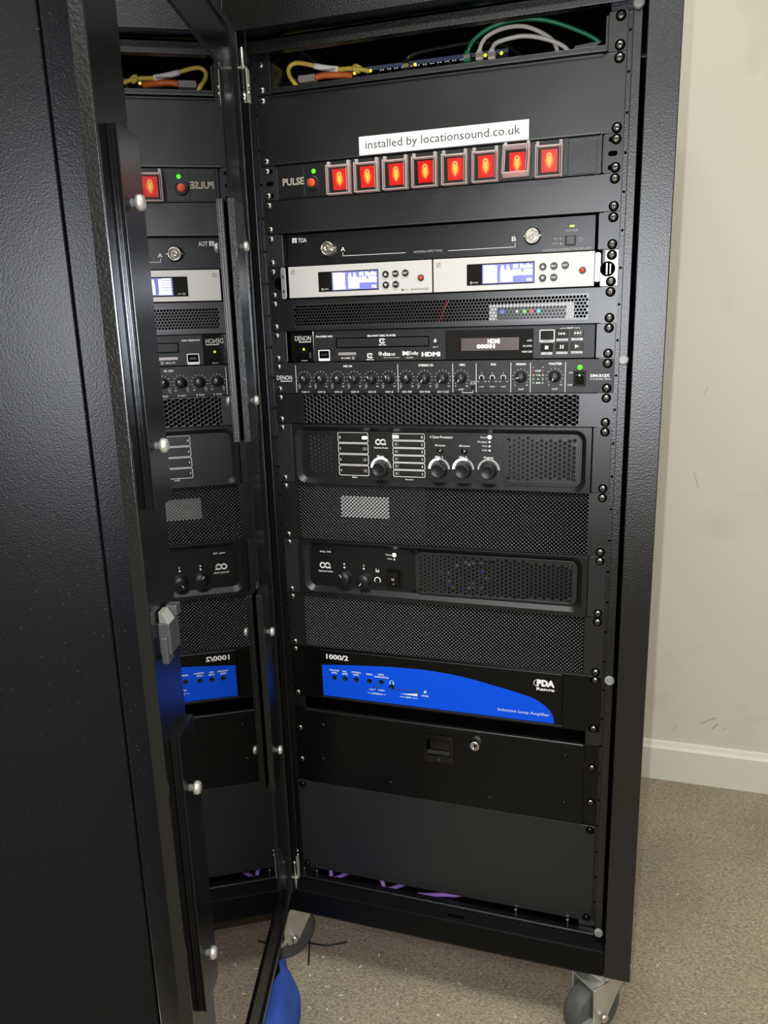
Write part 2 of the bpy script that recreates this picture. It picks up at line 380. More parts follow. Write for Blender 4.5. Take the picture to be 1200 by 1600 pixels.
def clip_cell(neigh):
    """Voronoi cell polygon of the origin against neighbour vectors"""
    poly = [(-50,-50),(50,-50),(50,50),(-50,50)]
    for (nx, nz) in neigh:
        d = (nx*nx+nz*nz)/2; out = []
        for i in range(len(poly)):
            a = poly[i]; b = poly[(i+1) % len(poly)]
            da = a[0]*nx+a[1]*nz-d; db = b[0]*nx+b[1]*nz-d
            if da <= 0: out.append(a)
            if da*db < 0:
                t = da/(da-db); out.append((a[0]+(b[0]-a[0])*t, a[1]+(b[1]-a[1])*t))
        poly = out
    return poly
def perf(mb, x0, x1, z0, z1, dx, dz, rfun, y0, y1, n=12, columns=False, inset=0.0, dome=0.0):
    """staggered perforated sheet filling the rectangle; rows dx apart along, dz between staggered rows
    (columns=True swaps the roles).  Cells whose hole would cross the rectangle stay solid."""
    if columns: neigh = [(0,dz),(0,-dz),(dx,dz/2),(dx,-dz/2),(-dx,dz/2),(-dx,-dz/2),(2*dx,0),(-2*dx,0)]
    else: neigh = [(dx,0),(-dx,0),(dx/2,dz),(-dx/2,dz),(dx/2,-dz),(-dx/2,-dz),(0,2*dz),(0,-2*dz)]
    cell = clip_cell(neigh)
    angs = sorted(set([round(2*pi*k/n, 5) for k in range(n)] + [round(math.atan2(p[1],p[0]) % (2*pi), 5) for p in cell]))
    a2 = []
    for a in angs:
        if not a2 or a-a2[-1] > .06: a2.append(a)
        elif any(abs(a - math.atan2(p[1],p[0]) % (2*pi)) < 1e-3 for p in cell): a2[-1] = a
    angs = a2
    def hit(a):
        c, s = cos(a), sin(a); best = 1e9
        for (nx, nz) in neigh:
            q = c*nx+s*nz
            if q > 1e-9: best = min(best, (nx*nx+nz*nz)/2/q)
        return (c*best, s*best)
    outer = [hit(a) for a in angs]; k = len(angs)
    cx, cz = (x0+x1)/2, (z0+z1)/2
    if columns: NI, NJ = int((x1-x0)/2/dx)+2, int((z1-z0)/2/dz)+2
    else: NI, NJ = int((x1-x0)/2/dx)+2, int((z1-z0)/2/dz)+2
    cl = lambda v, a, b: max(a, min(b, v))
    for i in range(-NI, NI+1):
        for j in range(-NJ, NJ+1):
            if columns: px, pz = cx+i*dx, cz+(j+(.5 if i % 2 else 0))*dz
            else: px, pz = cx+(i+(.5 if j % 2 else 0))*dx, cz+j*dz
            rr = rfun(px, pz); rx, rz = rr if isinstance(rr, tuple) else (rr, rr)
            ex = max(abs(p[0]) for p in outer); ez = max(abs(p[1]) for p in outer)
            if px+ex <= x0 or px-ex >= x1 or pz+ez <= z0 or pz-ez >= z1: continue
            O = [(cl(px+p[0], x0, x1), cl(pz+p[1], z0, z1)) for p in outer]
            if rx <= 0 or px-rx < x0-inset or px+rx > x1+inset or pz-rz < z0-inset or pz+rz > z1+inset:
                mb.add([(p[0], y0, p[1]) for p in O], [list(range(k))]); continue
            I = [(cl(px+rx*cos(a), x0, x1), cl(pz+rz*sin(a), z0, z1)) for a in angs]
            vs = [(p[0], y0, p[1]) for p in O] + [(p[0], y0+dome, p[1]) for p in I] + [(p[0], y1, p[1]) for p in I]
            fs = []
            for t in range(k):
                u = (t+1) % k; fs += [(t, u, k+u, k+t), (k+t, k+u, 2*k+u, 2*k+t)]
            mb.add(vs, fs, dome > 0)
    return mb

# ---------------------------------------------------------------- printed lettering (evaluated once at the end)
FONTJOBS = []
class Print:
    """flat print of one colour on one thing"""
    def __init__(s): s.mb = MB()
    def poly(s, pts, y): s.mb.add([(p[0], y, p[1]) for p in pts], [list(range(len(pts)))]); return s
    def rect(s, x0, x1, z0, z1, y): return s.poly([(x0,z0),(x1,z0),(x1,z1),(x0,z1)], y)
    def disc(s, x, z, r, y, n=12): return s.poly([(x+r*cos(2*pi*k/n), z+r*sin(2*pi*k/n)) for k in range(n)], y)
    def line(s, a, b, w, y):
        d = Vector((b[0]-a[0], b[1]-a[1])).normalized()*w/2; n = (-d.y, d.x)
        return s.poly([(a[0]-n[0],a[1]-n[1]),(b[0]-n[0],b[1]-n[1]),(b[0]+n[0],b[1]+n[1]),(a[0]+n[0],a[1]+n[1])], y)
    def arc(s, x, z, r0, r1, a0, a1, y, n=16, sx=1):
        vs = []; 
        for k in range(n+1):
            t = radians(a0+(a1-a0)*k/n); vs += [(x+sx*r0*cos(t), y, z+r0*sin(t)), (x+sx*r1*cos(t), y, z+r1*sin(t))]
        fs = [(2*k, 2*k+1, 2*k+3, 2*k+2) for k in range(n)]
        s.mb.add(vs, fs); return s
    def frame(s, x0, x1, z0, z1, r, w, y):
        o = rrect(x0,x1,z0,z1,r,4); i = rrect(x0+w,x1-w,z0+w,z1-w,max(r-w,.1),4); n = len(o)
        s.mb.add([(p[0],y,p[1]) for p in o]+[(p[0],y,p[1]) for p in i], [(k,(k+1)%n,n+(k+1)%n,n+k) for k in range(n)]); return s
    def text(s, txt, x0, x1, zc, h, y, bold=0.0): FONTJOBS.append((s.mb, txt, x0, x1, zc, h, y, bold)); return s

SPLIT = {'ear', 'slot', 'end_plate', 'socket_lug', 'port', 'circuit_component', 'cage_clip', 'hole', 'vent_slot', 'rivet', 'edge_strip',
         'port_light', 'status_light', 'level_ring', 'level_light', 'key_light', 'signal_light', 'power_light'}
PRINTED = {'lettering', 'small_lettering', 'dark_lettering', 'key_lettering', 'lcd_text', 'display_text', 'key_outline', 'dot_pattern', 'rocker_mark', 'catch_text', 'switch_mark'}
class Unit:
    def __init__(s, name, og, label, cat, group=None):
        s.root = empty(name, og, label, cat, group); s.pr = {}
    def part(s, name, mb, m, bevel=0.0, parent=None, label=None, origin=None, seg=2):
        pieces = mb.islands() if name in SPLIT else [mb]
        for q in pieces:
            o = q.build(name, m, parent or s.root, bevel=bevel, origin=origin, seg=seg)
            if label: o['label'] = label
        return o
    def p(s, m='white', name='lettering', parent=None):
        key = (m, name, parent)
        if key not in s.pr: s.pr[key] = Print(); ALLPR.append((s, key))
        return s.pr[key]
ALLPR = []
def finish_prints():
    obs = []
    for (mb, txt, x0, x1, zc, h, y, bold) in FONTJOBS:
        c = bpy.data.curves.new('t', 'FONT'); c.body = txt; c.resolution_u = 2; c.offset = bold
        c.align_x = 'LEFT'
        o = bpy.data.objects.new('t', c); COL.objects.link(o); obs.append(o)
    bpy.context.view_layer.update(); dg = bpy.context.evaluated_depsgraph_get()
    for o, (mb, txt, x0, x1, zc, h, y, bold) in zip(obs, FONTJOBS):
        me = o.evaluated_get(dg).to_mesh()
        xs = [v.co.x for v in me.vertices]; ys = [v.co.y for v in me.vertices]
        if xs:
            ax, bx, ay, by = min(xs), max(xs), min(ys), max(ys)
            mb.add([(x0+(v.co.x-ax)/(bx-ax)*(x1-x0), y, zc+((v.co.y-ay)/(by-ay)-.5)*h) for v in me.vertices],
                   [list(f.vertices) for f in me.polygons])
        o.evaluated_get(dg).to_mesh_clear()
    for o in obs:
        c = o.data; bpy.data.objects.remove(o); bpy.data.curves.remove(c)
    for (u, key) in ALLPR:
        m, name, parent = key
        if not u.pr[key].mb.v: continue
        for q in (u.pr[key].mb.islands() if name in SPLIT else [u.pr[key].mb]):
            o = q.build(name, m, parent or u.root)
            if name in PRINTED: o['kind'] = 'stuff'

# a pan-head rack screw in a black cup washer, drawn once
def screw_mesh(washer=True):
    b = MB()
    b.cur = 0; b.lathe((0,0,0), [(4.5,0),(4.6,.8),(4.0,1.9),(2.6,2.7),(1.2,2.95)], 16)
    b.cur = 1
    for t in (radians(20), radians(110)):
        d = Vector((cos(t),0,sin(t))); e = Vector((-sin(t),0,cos(t)))
        for (s0, s1) in ((-2.6, 2.6),):
            pts = [d*s0-e*.55, d*s1-e*.55, d*s1+e*.55, d*s0+e*.55]
            vs = [Vector(p)+Vector((0,-3.05,0)) for p in pts]
            b.add(vs, [(0,1,2,3)])
    if washer:
        b.lathe((0,0,0), [(6.2,0),(6.0,.9),(4.9,1.2)], 16)
    me = bpy.data.meshes.new('screw')
    me.from_pydata([(p[0]/1000,p[1]/1000,p[2]/1000) for p in b.v], [], b.f)
    me.materials.append(M['screwm']); me.materials.append(M['hole'])
    me.polygons.foreach_set('material_index', b.mi); me.polygons.foreach_set('use_smooth', b.smooth); me.update(); return me
SCREW = screw_mesh(True); SCREW_BARE = screw_mesh(False)
SCREW_DARK = SCREW.copy(); SCREW_DARK.materials[0] = M['gloss']
def screw(parent, x, z, y=0, rot=0, me=None):
    o = bpy.data.objects.new('screw', me or (SCREW if x > 0 else SCREW_BARE)); COL.objects.link(o)
    o['_o'] = [float(x), float(y), float(z)]; place(o, parent)
    o.rotation_euler = (0, random.uniform(0, 1.5), 0); return o
def screws(parent, zt, zb, y=0):
    for x in (-232.5, 232.5):
        for z in (zt, zb): screw(parent, x, z, y)
U = 44.45
def unit_screws(u, u0, n, y=0): screws(u.root, -(u0*U+6.35), -((u0+n)*U-6.35), y)

# ---------------------------------------------------------------- structure
o = struct('floor', MB().box(-2300, 2300, -3200, 860, FLOOR-40, FLOOR), 'carpet')
wb = struct('wall_back', MB().box(-2300, 2300, 740, 860, FLOOR, 1205), 'wall')
for pts, w, m in (([(451,-1242),(466,-1232),(484,-1222)], 2.6, 'scuff'), ([(476,-1252),(486,-1240),(490,-1238)], 1.6, 'scuff_dark'), ([(498,-1252),(505,-1247),(512,-1243)], 1.3, 'scuff'),
                  ([(341,-360),(356,-360.5),(371,-359)], 1.6, 'white'), ([(408,-474),(411,-465),(416,-456)], 1.3, 'scuff'), ([(398,-1250),(396,-1258),(391,-1268)], 1.2, 'scuff'), ([(399,-640),(404,-655),(410,-676)], 1.3, 'scuff')):
    b = MB()
    for (p, q) in zip(pts, pts[1:]):
        d = Vector((q[0]-p[0], q[1]-p[1])).normalized()*w/2
        b.add([(p[0]+d.y, 739.7, p[1]-d.x), (q[0]+d.y, 739.7, q[1]-d.x), (q[0]-d.y, 739.7, q[1]+d.x), (p[0]-d.y, 739.7, p[1]+d.x)], [(0,1,2,3)])
    b.build('scuff_mark', m, wb)
struct('wall_right', MB().box(2300, 2420, -3200, 860, FLOOR, 1205), 'wall')
struct('wall_left', MB().box(-2420, -2300, -3200, 860, FLOOR, 1205), 'plain')
struct('wall_front', MB().box(-2300, 2300, -3320, -3200, FLOOR, 1205), 'plain')
struct('ceiling', MB().box(-2300, 2300, -3200, 860, 1205, 1260), 'plain')
bb = MB(); prof = [(740, FLOOR), (727, FLOOR), (727, FLOOR+82), (732, FLOOR+88), (735, FLOOR+95), (740, FLOOR+98)]
n = len(prof); vs = [(-2300, a, z) for a, z in prof] + [(2300, a, z) for a, z in prof]
bb.add(vs, [tuple(range(n)), tuple(range(2*n-1, n-1, -1))] + [((i+1) % n, i, n+i, n+(i+1) % n) for i in range(n)])
struct('baseboard_back', bb, 'trim')
# ---------------------------------------------------------------- cabinet
cab = empty('equipment_cabinet', (0, 260, FLOOR), 'tall black metal equipment rack on castors with its glass door swung open', 'rack')
YF = -40.0; YL = -12.0; ZB = -1272.0; ZBT = -1228.0; ZTB = 69.0; ZT = 150.0
def cpart(name, mb, m, bevel=0.0, parent=None, label=None, origin=None):
    for q in (mb.islands() if name in SPLIT else [mb]):
        o = q.build(name, m, parent or cab, bevel=bevel, origin=origin)
        if label: o['label'] = label
    return o
for s in (-1, 1):
    b = MB().box(s*262.5, s*300, YF, -2, ZB, ZT); cpart('post', b, 'powder', 1.2)
    cpart('side_panel', MB().box(s*292, s*299, 0, 560, ZB+2, ZT-4), 'powder', 1)
    # folded mounting rail with a row of small holes
    b = MB(); b.box(s*221, s*256, 3, 5, -1226, 66); b.box(s*254, s*256, 5, 40, -1226, 66)
    rail = cpart('rack_rail', b, 'powder', .4)
    h = MB()
    for k in range(-1, 28): h.lathe((s*243.5, 3, -(k*U+22)), [(1.7, 0), (1.7, .15)], 10)
    cpart('hole', h, 'hole', parent=rail)
    cpart('door_stop', MB().box(s*246.5, s*257, YL, 2, -1228, 69), 'powder', .8)
b = MB().box(-262, 262, YF, -2, ZTB, ZT); top_beam = cpart('top_beam', b, 'powder', 1.2)
h = MB()
for x in (-243, -229, -215, -201): h.prism(rrect(x-2, x+2, 104, 145, 1.9), YF-.1, YF+.3)
cpart('vent_slot', h, 'hole', parent=top_beam)
cpart('bottom_beam', MB().box(-262, 262, YF, -2, ZB, ZBT), 'beam_low', 2.2)
h = MB().box(20, 46, YF+10, YF+16, ZBT-.2, ZBT+.25); cpart('latch_slot', h, 'hole')
cpart('door_stop', MB().box(-246, 246, YL, 2, 49, 64), 'powder', .8)
cpart('door_stop', MB().box(-246, 246, YL, 2, ZBT, -1223.5), 'powder', 1.6)
cpart('top_panel', MB().box(-291, 291, -2, 560, ZT-6, ZT-2), 'powder')
cpart('bottom_panel', MB().box(-291, 291, 3, 560, -1246, -1240), 'inside')
cpart('back_panel', MB().box(-291, 291, 552, 558, -1238, ZT-8), 'inside')
for z in (44, -357, -798, -1217):
    b = MB().lathe((252, YL, z), [(6.6, 0), (6.8, 2.0), (6.2, 4.2), (4.6, 5.4), (4.3, 5.1)], 20); cpart('bumper', b, 'bumper')
for x, z in ((-215, -1223.5), (125, -1223.5), (205, -1223.5), (-238, -1223.5)):
    cpart('stud', MB().lathe((x, -6, z), [(1.3, 0), (1.3, 11), (2.2, 11), (2.2, 13)], 8, axis=(0,0,1)), 'chrome')

# castors
def castor(cx, cy, ang):
    d = Vector((sin(ang), -cos(ang), 0)); s = Vector((cos(ang), sin(ang), 0))       # d trailing direction, s to its right
    c = Vector((cx, cy, 0))
    T = lambda a, l, z: tuple(c + d*a + s*l + Vector((0,0,z)))
    R = 47.0; wz = FLOOR + R; wa = 24.0
    b = MB()
    b.box(-32, 32, -26, 26, -1276, ZB, T=lambda x, y, z: T(y, x, z))                 # mounting plate
    b.lathe((cx, cy, -1276), [(24, 0), (30, 3), (31, 9), (25, 13), (23, 18)], 32, axis=(0,0,-1))
    b.box(-23, 23, -26, 44, -1294, -1290.5, T=lambda x, y, z: T(y, x, z))              # fork crown
    for e in (-1, 1):
        pts = [(-26,-1290.5),(44,-1290.5),(42,wz+2),(34,wz-12),(16,wz-12),(2,wz+12)]
        k = len(pts); vs = [T(a, e*20.5, z) for a, z in pts] + [T(a, e*23.5, z) for a, z in pts]
        b.add(vs, [tuple(range(k)), tuple(range(2*k-1,k-1,-1))] + [((i+1)%k, i, k+i, k+(i+1)%k) for i in range(k)])
    cs = cpart('castor', b, 'zinc', .8, label='zinc castor fork with black rubber wheel')
    w = MB(); w.lathe(T(wa, -16, wz), [(20,0),(41,0),(45,1.5),(47,5),(47,27),(45,30.5),(41,32),(20,32)], 40, axis=s)
    cpart('wheel', w, 'rubber', parent=cs)
    a = MB(); a.lathe(T(wa, -29, wz), [(4,0),(6,0),(6,4),(4,4),(4,54),(6.5,54),(6.5,60),(3,60)], 10, axis=s); cpart('axle', a, 'chrome', parent=cs)
    p = MB(); p.box(16, 26, 40, 58, wz-6, wz+1, T=lambda x, y, z: T(y, x, z)); p.box(12, 28, 54, 66, wz-10, wz-3, T=lambda x, y, z: T(y, x, z))
    cpart('brake_pedal', p, 'zinc', .8, parent=cs)
castor(262, -2, radians(-42)); castor(-262, 14, radians(-40))
castor(262, 520, radians(-20)); castor(-262, 520, radians(15))

# glass door: n points to the rack side, t runs from the hinge to the free edge
DA = radians(14.85); dn = Vector((cos(DA), sin(DA), 0)); dt = Vector((sin(DA), -cos(DA), 0)); DC = -250.3
def D(a, off, z): return tuple(dn*(DC+off) + dt*a + Vector((0,0,z)))
A0, A1, DZ0, DZ1 = -12.0, 494.0, -1224.0, 65.0
TB = lambda x, y, z: D(x, y, z)
b = MB()
for (a0, a1, z0, z1) in ((A0+10, 66, DZ0+10, DZ1-10), (418, A1-3, DZ0+10, DZ1-10), (66, 418, DZ1-62, DZ1-10), ):
    b.box(a0, a1, -5.5, 2.5, z0, z1, T=TB)
for (a0, a1, z0, z1) in ((A0, A0+10, DZ0, DZ1), (A1-3, A1, DZ0, DZ1), (A0+10, A1-3, DZ1-10, DZ1), (A0+10, A1-3, DZ0, DZ0+10)):
    b.box(a0, a1, -6, 6, z0, z1, T=TB)
door = cpart('glass_door', b, 'door_black', .7, label='black framed door with dark mirror-like tinted glass', origin=D(A0, 0, DZ0))
b = MB().box(66, 418, -5.5, 2.5, DZ0+10, DZ0+62, T=TB); cpart('bottom_rail', b, 'matt', .7, parent=door)
b = MB().box(66, 418, -4, 0, DZ0+62, DZ1-62, T=TB); cpart('glass_pane', b, 'glass', parent=door)
b = MB().box(A1, A1+.6, -5.6, 5.4, DZ0+1, DZ1-1, T=TB); cpart('edge_strip', b, 'powder', .4, parent=door)
b = MB().box(A0+4, A0+9.9, 6, 7.5, DZ0+4, DZ1-4, T=TB); cpart('edge_strip', b, 'powder', .4, parent=door)
def clip(a0, a1, z0, z1, near, sa, zs):
    b = MB(); b.box(a0, a1, 2.5, 11, z0, z1, T=TB)
    b.box(a1, a1+1.2, 3.2, 4.6, z0, z1, T=TB); b.box(a1, a1+1.2, 9.4, 11, z0, z1, T=TB); b.box(a1, a1+.7, 6.3, 7.3, z0, z1, T=TB)
    cpart('retaining_clip', b, near, .6, parent=door)
    for z in zs:
        k = MB(); k.lathe(D(sa, 11, z), [(3.4,0),(3.4,5),(6.3,5),(6.6,7.5),(5.4,10),(3.0,10.8)], 16, axis=dn)
        for t in (.3, 1.87):
            pass
        cpart('clip_screw', k, 'zinc', parent=door)
for (z0, z1, zs) in ((-449, -150, (-205, -397)), (-964, -662, (-722, -908))):
    clip(422, 467, z0, z1, 'door_black', 452, zs)
    clip(46, 92, z0, z1, 'powder', 74, zs)
# latch on the free stile
b = MB(); b.box(442, 469, 2.5, 13, -580, -550, T=TB); lt = cpart('latch', b, 'greyplastic', 1.5, parent=door)
b = MB(); b.box(458, 473, 5, 11, -587, -562, T=TB); b.box(440, 452, 5, 15, -550, -540, T=TB)
cpart('latch_grip', b, 'greyplastic', 1.2, parent=door)
b = MB(); b.add([D(468,4,-550), D(472,14,-550), D(455,14,-550), D(455,4,-550), D(468,4,-540), D(470,8,-540), D(455,8,-540), D(455,4,-540)],
               [(0,1,2,3),(7,6,5,4),(0,4,5,1),(1,5,6,2),(2,6,7,3),(3,7,4,0)]); cpart('latch_tongue', b, 'zinc', .4, parent=door)
# hinges
for (z0, z1, top) in ((-22, 44, True), (-1206, -1150, False)):
    b = MB(); px = D(-2, 13, 0)
    b.box(px[0]+4.5, px[0]+6, px[1]-2, px[1]+6, min(z0,z1)+(0 if top else 18), z0+40 if top else z1+4)
    b.box(px[0]-5, px[0]+5, px[1]-5, px[1]+5, (18 if top else -1186), (20 if top else -1184))
    hb = cpart('hinge', b, 'zinc', .4, label='bright zinc pin hinge')
    p = MB(); p.lathe((px[0], px[1], z0), [(3.2,0),(3.2,14),(1.6,14),(1.6,z1-z0-2),(.8,z1-z0)] if top else [(3.8,0),(3.8,24),(2.0,26),(1.6,44),(3.0,46),(3.0,50)], 12, axis=(0,0,1))
    cpart('hinge_pin', p, 'chrome', parent=hb)
    if top:
        p = MB(); p.tube([(px[0]+3.1*cos(k*pi/4), px[1]+3.1*sin(k*pi/4), 16+k*.26) for k in range(0, 97)], .55, 5, 1); cpart('spring', p, 'chrome', parent=hb)
    p = MB()
    for dz in (0, 8):
        p.lathe((px[0]+6, px[1]+1, (-10 if top else -1144)+dz), [(2.6,0),(2.4,1.6),(1,2.2)], 10, axis=(1,0,0))
    cpart('rivet', p, 'chrome', parent=hb)

# ---------------------------------------------------------------- rack units
def chassis(u, zt, zb, depth=300, hw=214):
    u.part('chassis', MB().box(-hw, hw, 14, depth, zb+1, zt-1), 'inside')
def faceplate(zt, zb, x=241, y0=0, y1=2.6): return MB().box(-x, x, y0, y1, zb, zt)

# top: shelf, switch, cables ----------------------------------------------------
u = Unit('rack_shelf', (0, 0, 0), 'black shelf tray in the open bay above the large blank panel', 'shelf')
b = MB()
for s in (-1, 1): b.box(s*219, s*241, 0, 2.6, 1, 43)
u.part('ear', b, 'panel', .5)
b = MB(); b.box(-218, 218, 0, 2, 1, 9); b.box(-218, 218, 2, 330, 1, 2.6); b.box(-218, 218, -5, 0, 1, 2.4)
u.part('tray', b, 'panel', .4)
for s in (-1, 1): u.part('side_flange', MB().box(s*216, s*218.5, 2.6, 300, 2.6, 40), 'panel')
b = MB(); b.prism([(178,10),(206,11),(212,16),(180,14)], 6, 20); u.part('cable_lug', b, 'panel', .4)
for x in (-232.5, 232.5):
    for z in (7, 38): screw(u.root, x, z)

u = Unit('network_switch', (-20, 120, 2.6), 'slim blue grey network switch with yellow port lights on the top shelf', 'network switch')
u.part('case', MB().box(-150, 92, 60, 190, 3, 37), 'inside', .8)
u.part('top_bezel', MB().box(-150, 92, 58.6, 60, 32.2, 37), 'switchblue', .3)
b = MB()
for k in range(13): b.box(-132+k*16.5, -120+k*16.5, 58.9, 60.2, 18, 31)
u.part('port', b, 'hole')
p = u.p('led_yellow', 'port_light')
for x, z in ((-119, 31), (-96, 31.5), (-33, 32), (62, 32), (83, 32)): p.disc(x, z, 2.1, 58.2, 14)
p = u.p('dimwhiteled', 'status_light')
for k in range(12):
    for q in (0, 3.4): p.rect(-82+k*10+q, -80.2+k*10+q, 30, 31.4, 58.3)

def cable(name, pts, r, m, label, extra=None, cat='cable', group=None):
    mb = MB().tube(pts, r, 10, 6); og = pts[0]
    o = mb.build(name, m, None, origin=og); tag(o, label, cat, group)
    if extra: extra(o)
    return o
def boot(x, z, m, y=50, dz=9):
    def f(o):
        b = MB(); b.box(x-4.5, x+4.5, y-4, y+8, z-dz, z+1); b.box(x-3, x+3, y-3, y+5, z+1, z+4); b.build('plug', m, o, bevel=.8)
        b = MB(); b.box(x-4.2, x+4.2, y-5.4, y-4, z-6, z-1); b.build('plug_latch', 'plug', o, bevel=.3)
    return f
cable('network_cable', [(40,52,34),(43,50,42),(52,46,50),(72,44,59),(100,46,64),(135,52,62),(172,60,50),(205,66,32),(212,80,12),(205,120,6)], 2.7, 'c_green',
      'green network cable arching up from the switch to the right', boot(40, 33, 'c_green'))
cable('network_cable', [(56,52,34),(58,50,42),(66,52,52),(86,60,61),(112,68,62),(138,72,50),(150,74,38),(154,80,20),(150,110,6)], 2.7, 'c_white',
      'tall arched white network cable beneath the green one', boot(56, 33, 'c_white'))
cable('network_cable', [(72,52,33),(75,46,38),(84,42,41),(112,44,44),(140,50,39),(163,56,29),(172,60,16),(176,84,6)], 2.7, 'c_white',
      'low white network cable nearest the right end of the switch', boot(72, 32, 'c_white'))
cable('network_cable', [(-42,52,32),(-40,46,37),(-28,50,43),(4,66,50),(46,84,56),(90,110,50),(120,150,20)], 2.6, 'c_black',
      'glossy black network cable leaning right from the switch middle', boot(-43, 32, 'c_black'))
def yel(o):
    b = MB().tube([(-174,47.5,43.4),(-156,47.5,38.8),(-139,48,35.6)], 3.9, 12, 3); b.build('cable_tag', 'label', o)
    b = MB().tube([(-110,50,29),(-116,46,33),(-115,50,38),(-108,54,35),(-112,54,30)], 2.4, 8, 5); b.build('cable_loop', 'c_yellow', o)
    b = MB()
    for k in range(10): b.box(-160+k*1.9, -159.2+k*1.9, 43.2, 44, 33.6, 36.4)
    b.build('barcode', 'ink', o)
cable('network_cable', [(-98,58,31),(-108,52,33),(-122,48,34.5),(-139,48,35.6),(-165,47,41),(-190,46,48),(-203,45,49),(-210,43,43),(-208,40,33),(-200,38,22),(-190,50,8)], 3.0, 'c_yellow',
      'yellow network cable with a white barcode tag', yel)
def orp(o):
    b = MB(); b.box(-196, -171, 40, 50, 23, 32); b.build('plug', 'plug', o, bevel=1)
    b = MB().tube([(-196,45,27),(-206,44,30),(-213,46,34)], 2.6, 8, 4); b.build('boot', 'c_black', o)
cable('network_cable', [(-171,45,28),(-160,46,29.5),(-145,48,29),(-130,56,29.5),(-124,60,29)], 4.2, 'c_orange', 'short thick orange cable with a clear plug beneath the yellow one', orp)

# blank panel 2U with sticker
u = Unit('blank_panel', (0, 0, -2*U), 'large satin black blank panel carrying a white printed sticker', 'blank panel')
u.part('plate', faceplate(-.5, -2*U+.5), 'panel', .6)
u.part('folded_edge', MB().box(-219, 214, -3, 0, -.5-2.5, -.5), 'panel', .6)
u.part('folded_edge', MB().box(-219, 214, -3, 0, -2*U+.6, -2*U+2.6), 'panel', .6)
b = MB().box(-96, 127.5, -.35, 0, -87, -63); st = u.part('sticker', b, 'label', label='white rectangular sticker with black lettering')
u.p('ink', 'lettering', st).text('installed by locationsound.co.uk', -87, 117, -75.2, 13.5, -.45, .0)
unit_screws(u, 0, 2)

# mains strip
zt = -2*U-.4; zb = -3*U+.4
u = Unit('power_strip', (0, 0, zb), 'black rack power strip with eight glowing red switches under clear covers', 'power strip')
b = MB()
for s in (-1, 1): b.prism(rrect(min(s*217, s*241), max(s*217, s*241), zb, zt, 2.5), 0, 2.6)
u.part('ear', b, 'ear', .4)
b = MB()
for s in (-1, 1):
    for z in (-95.2, -111, -126.9): b.prism(rrect(s*229-5.5, s*229+5.5, z-3, z+3, 2.9), -.12, .1)
u.part('slot', b, 'hole')
u.part('body', MB().box(-216, 216, -1, 40, zb, zt), 'face_tex', .5)
b = MB(); b.prism(rrect(-211.5, -176.5, -131, -93.5, 3), -2.2, -1); b.prism(rrect(-175.5, -141.5, -131.5, -93, .8), -1.7, -1)
b.prism(rrect(172, 210.5, -131.5, -92.5, 3), -2.2, -1); u.part('end_plate', b, 'face_tex', .4)
u.part('end_rib', MB().box(213, 216, -2.4, -1, zb+1, zt-1), 'face_tex')
u.p('goldprint').text('PULSE', -208.5, -176.5, -111, 9.5, -2.35, .03)
u.p('led_green', 'power_light').disc(-162, -100, 3.0, -2.0, 16)
u.part('button_collar', MB().lathe((-164.5, -1.7, -115), [(10,0),(9.6,2.4),(7.6,3.2),(7.2,2)], 22), 'knob')
u.part('reset_button', MB().lathe((-164.5, -1.7, -115), [(5.6,0),(5.6,5),(4.9,5.8),(0.5,5.8)], 20), 'redbutton')
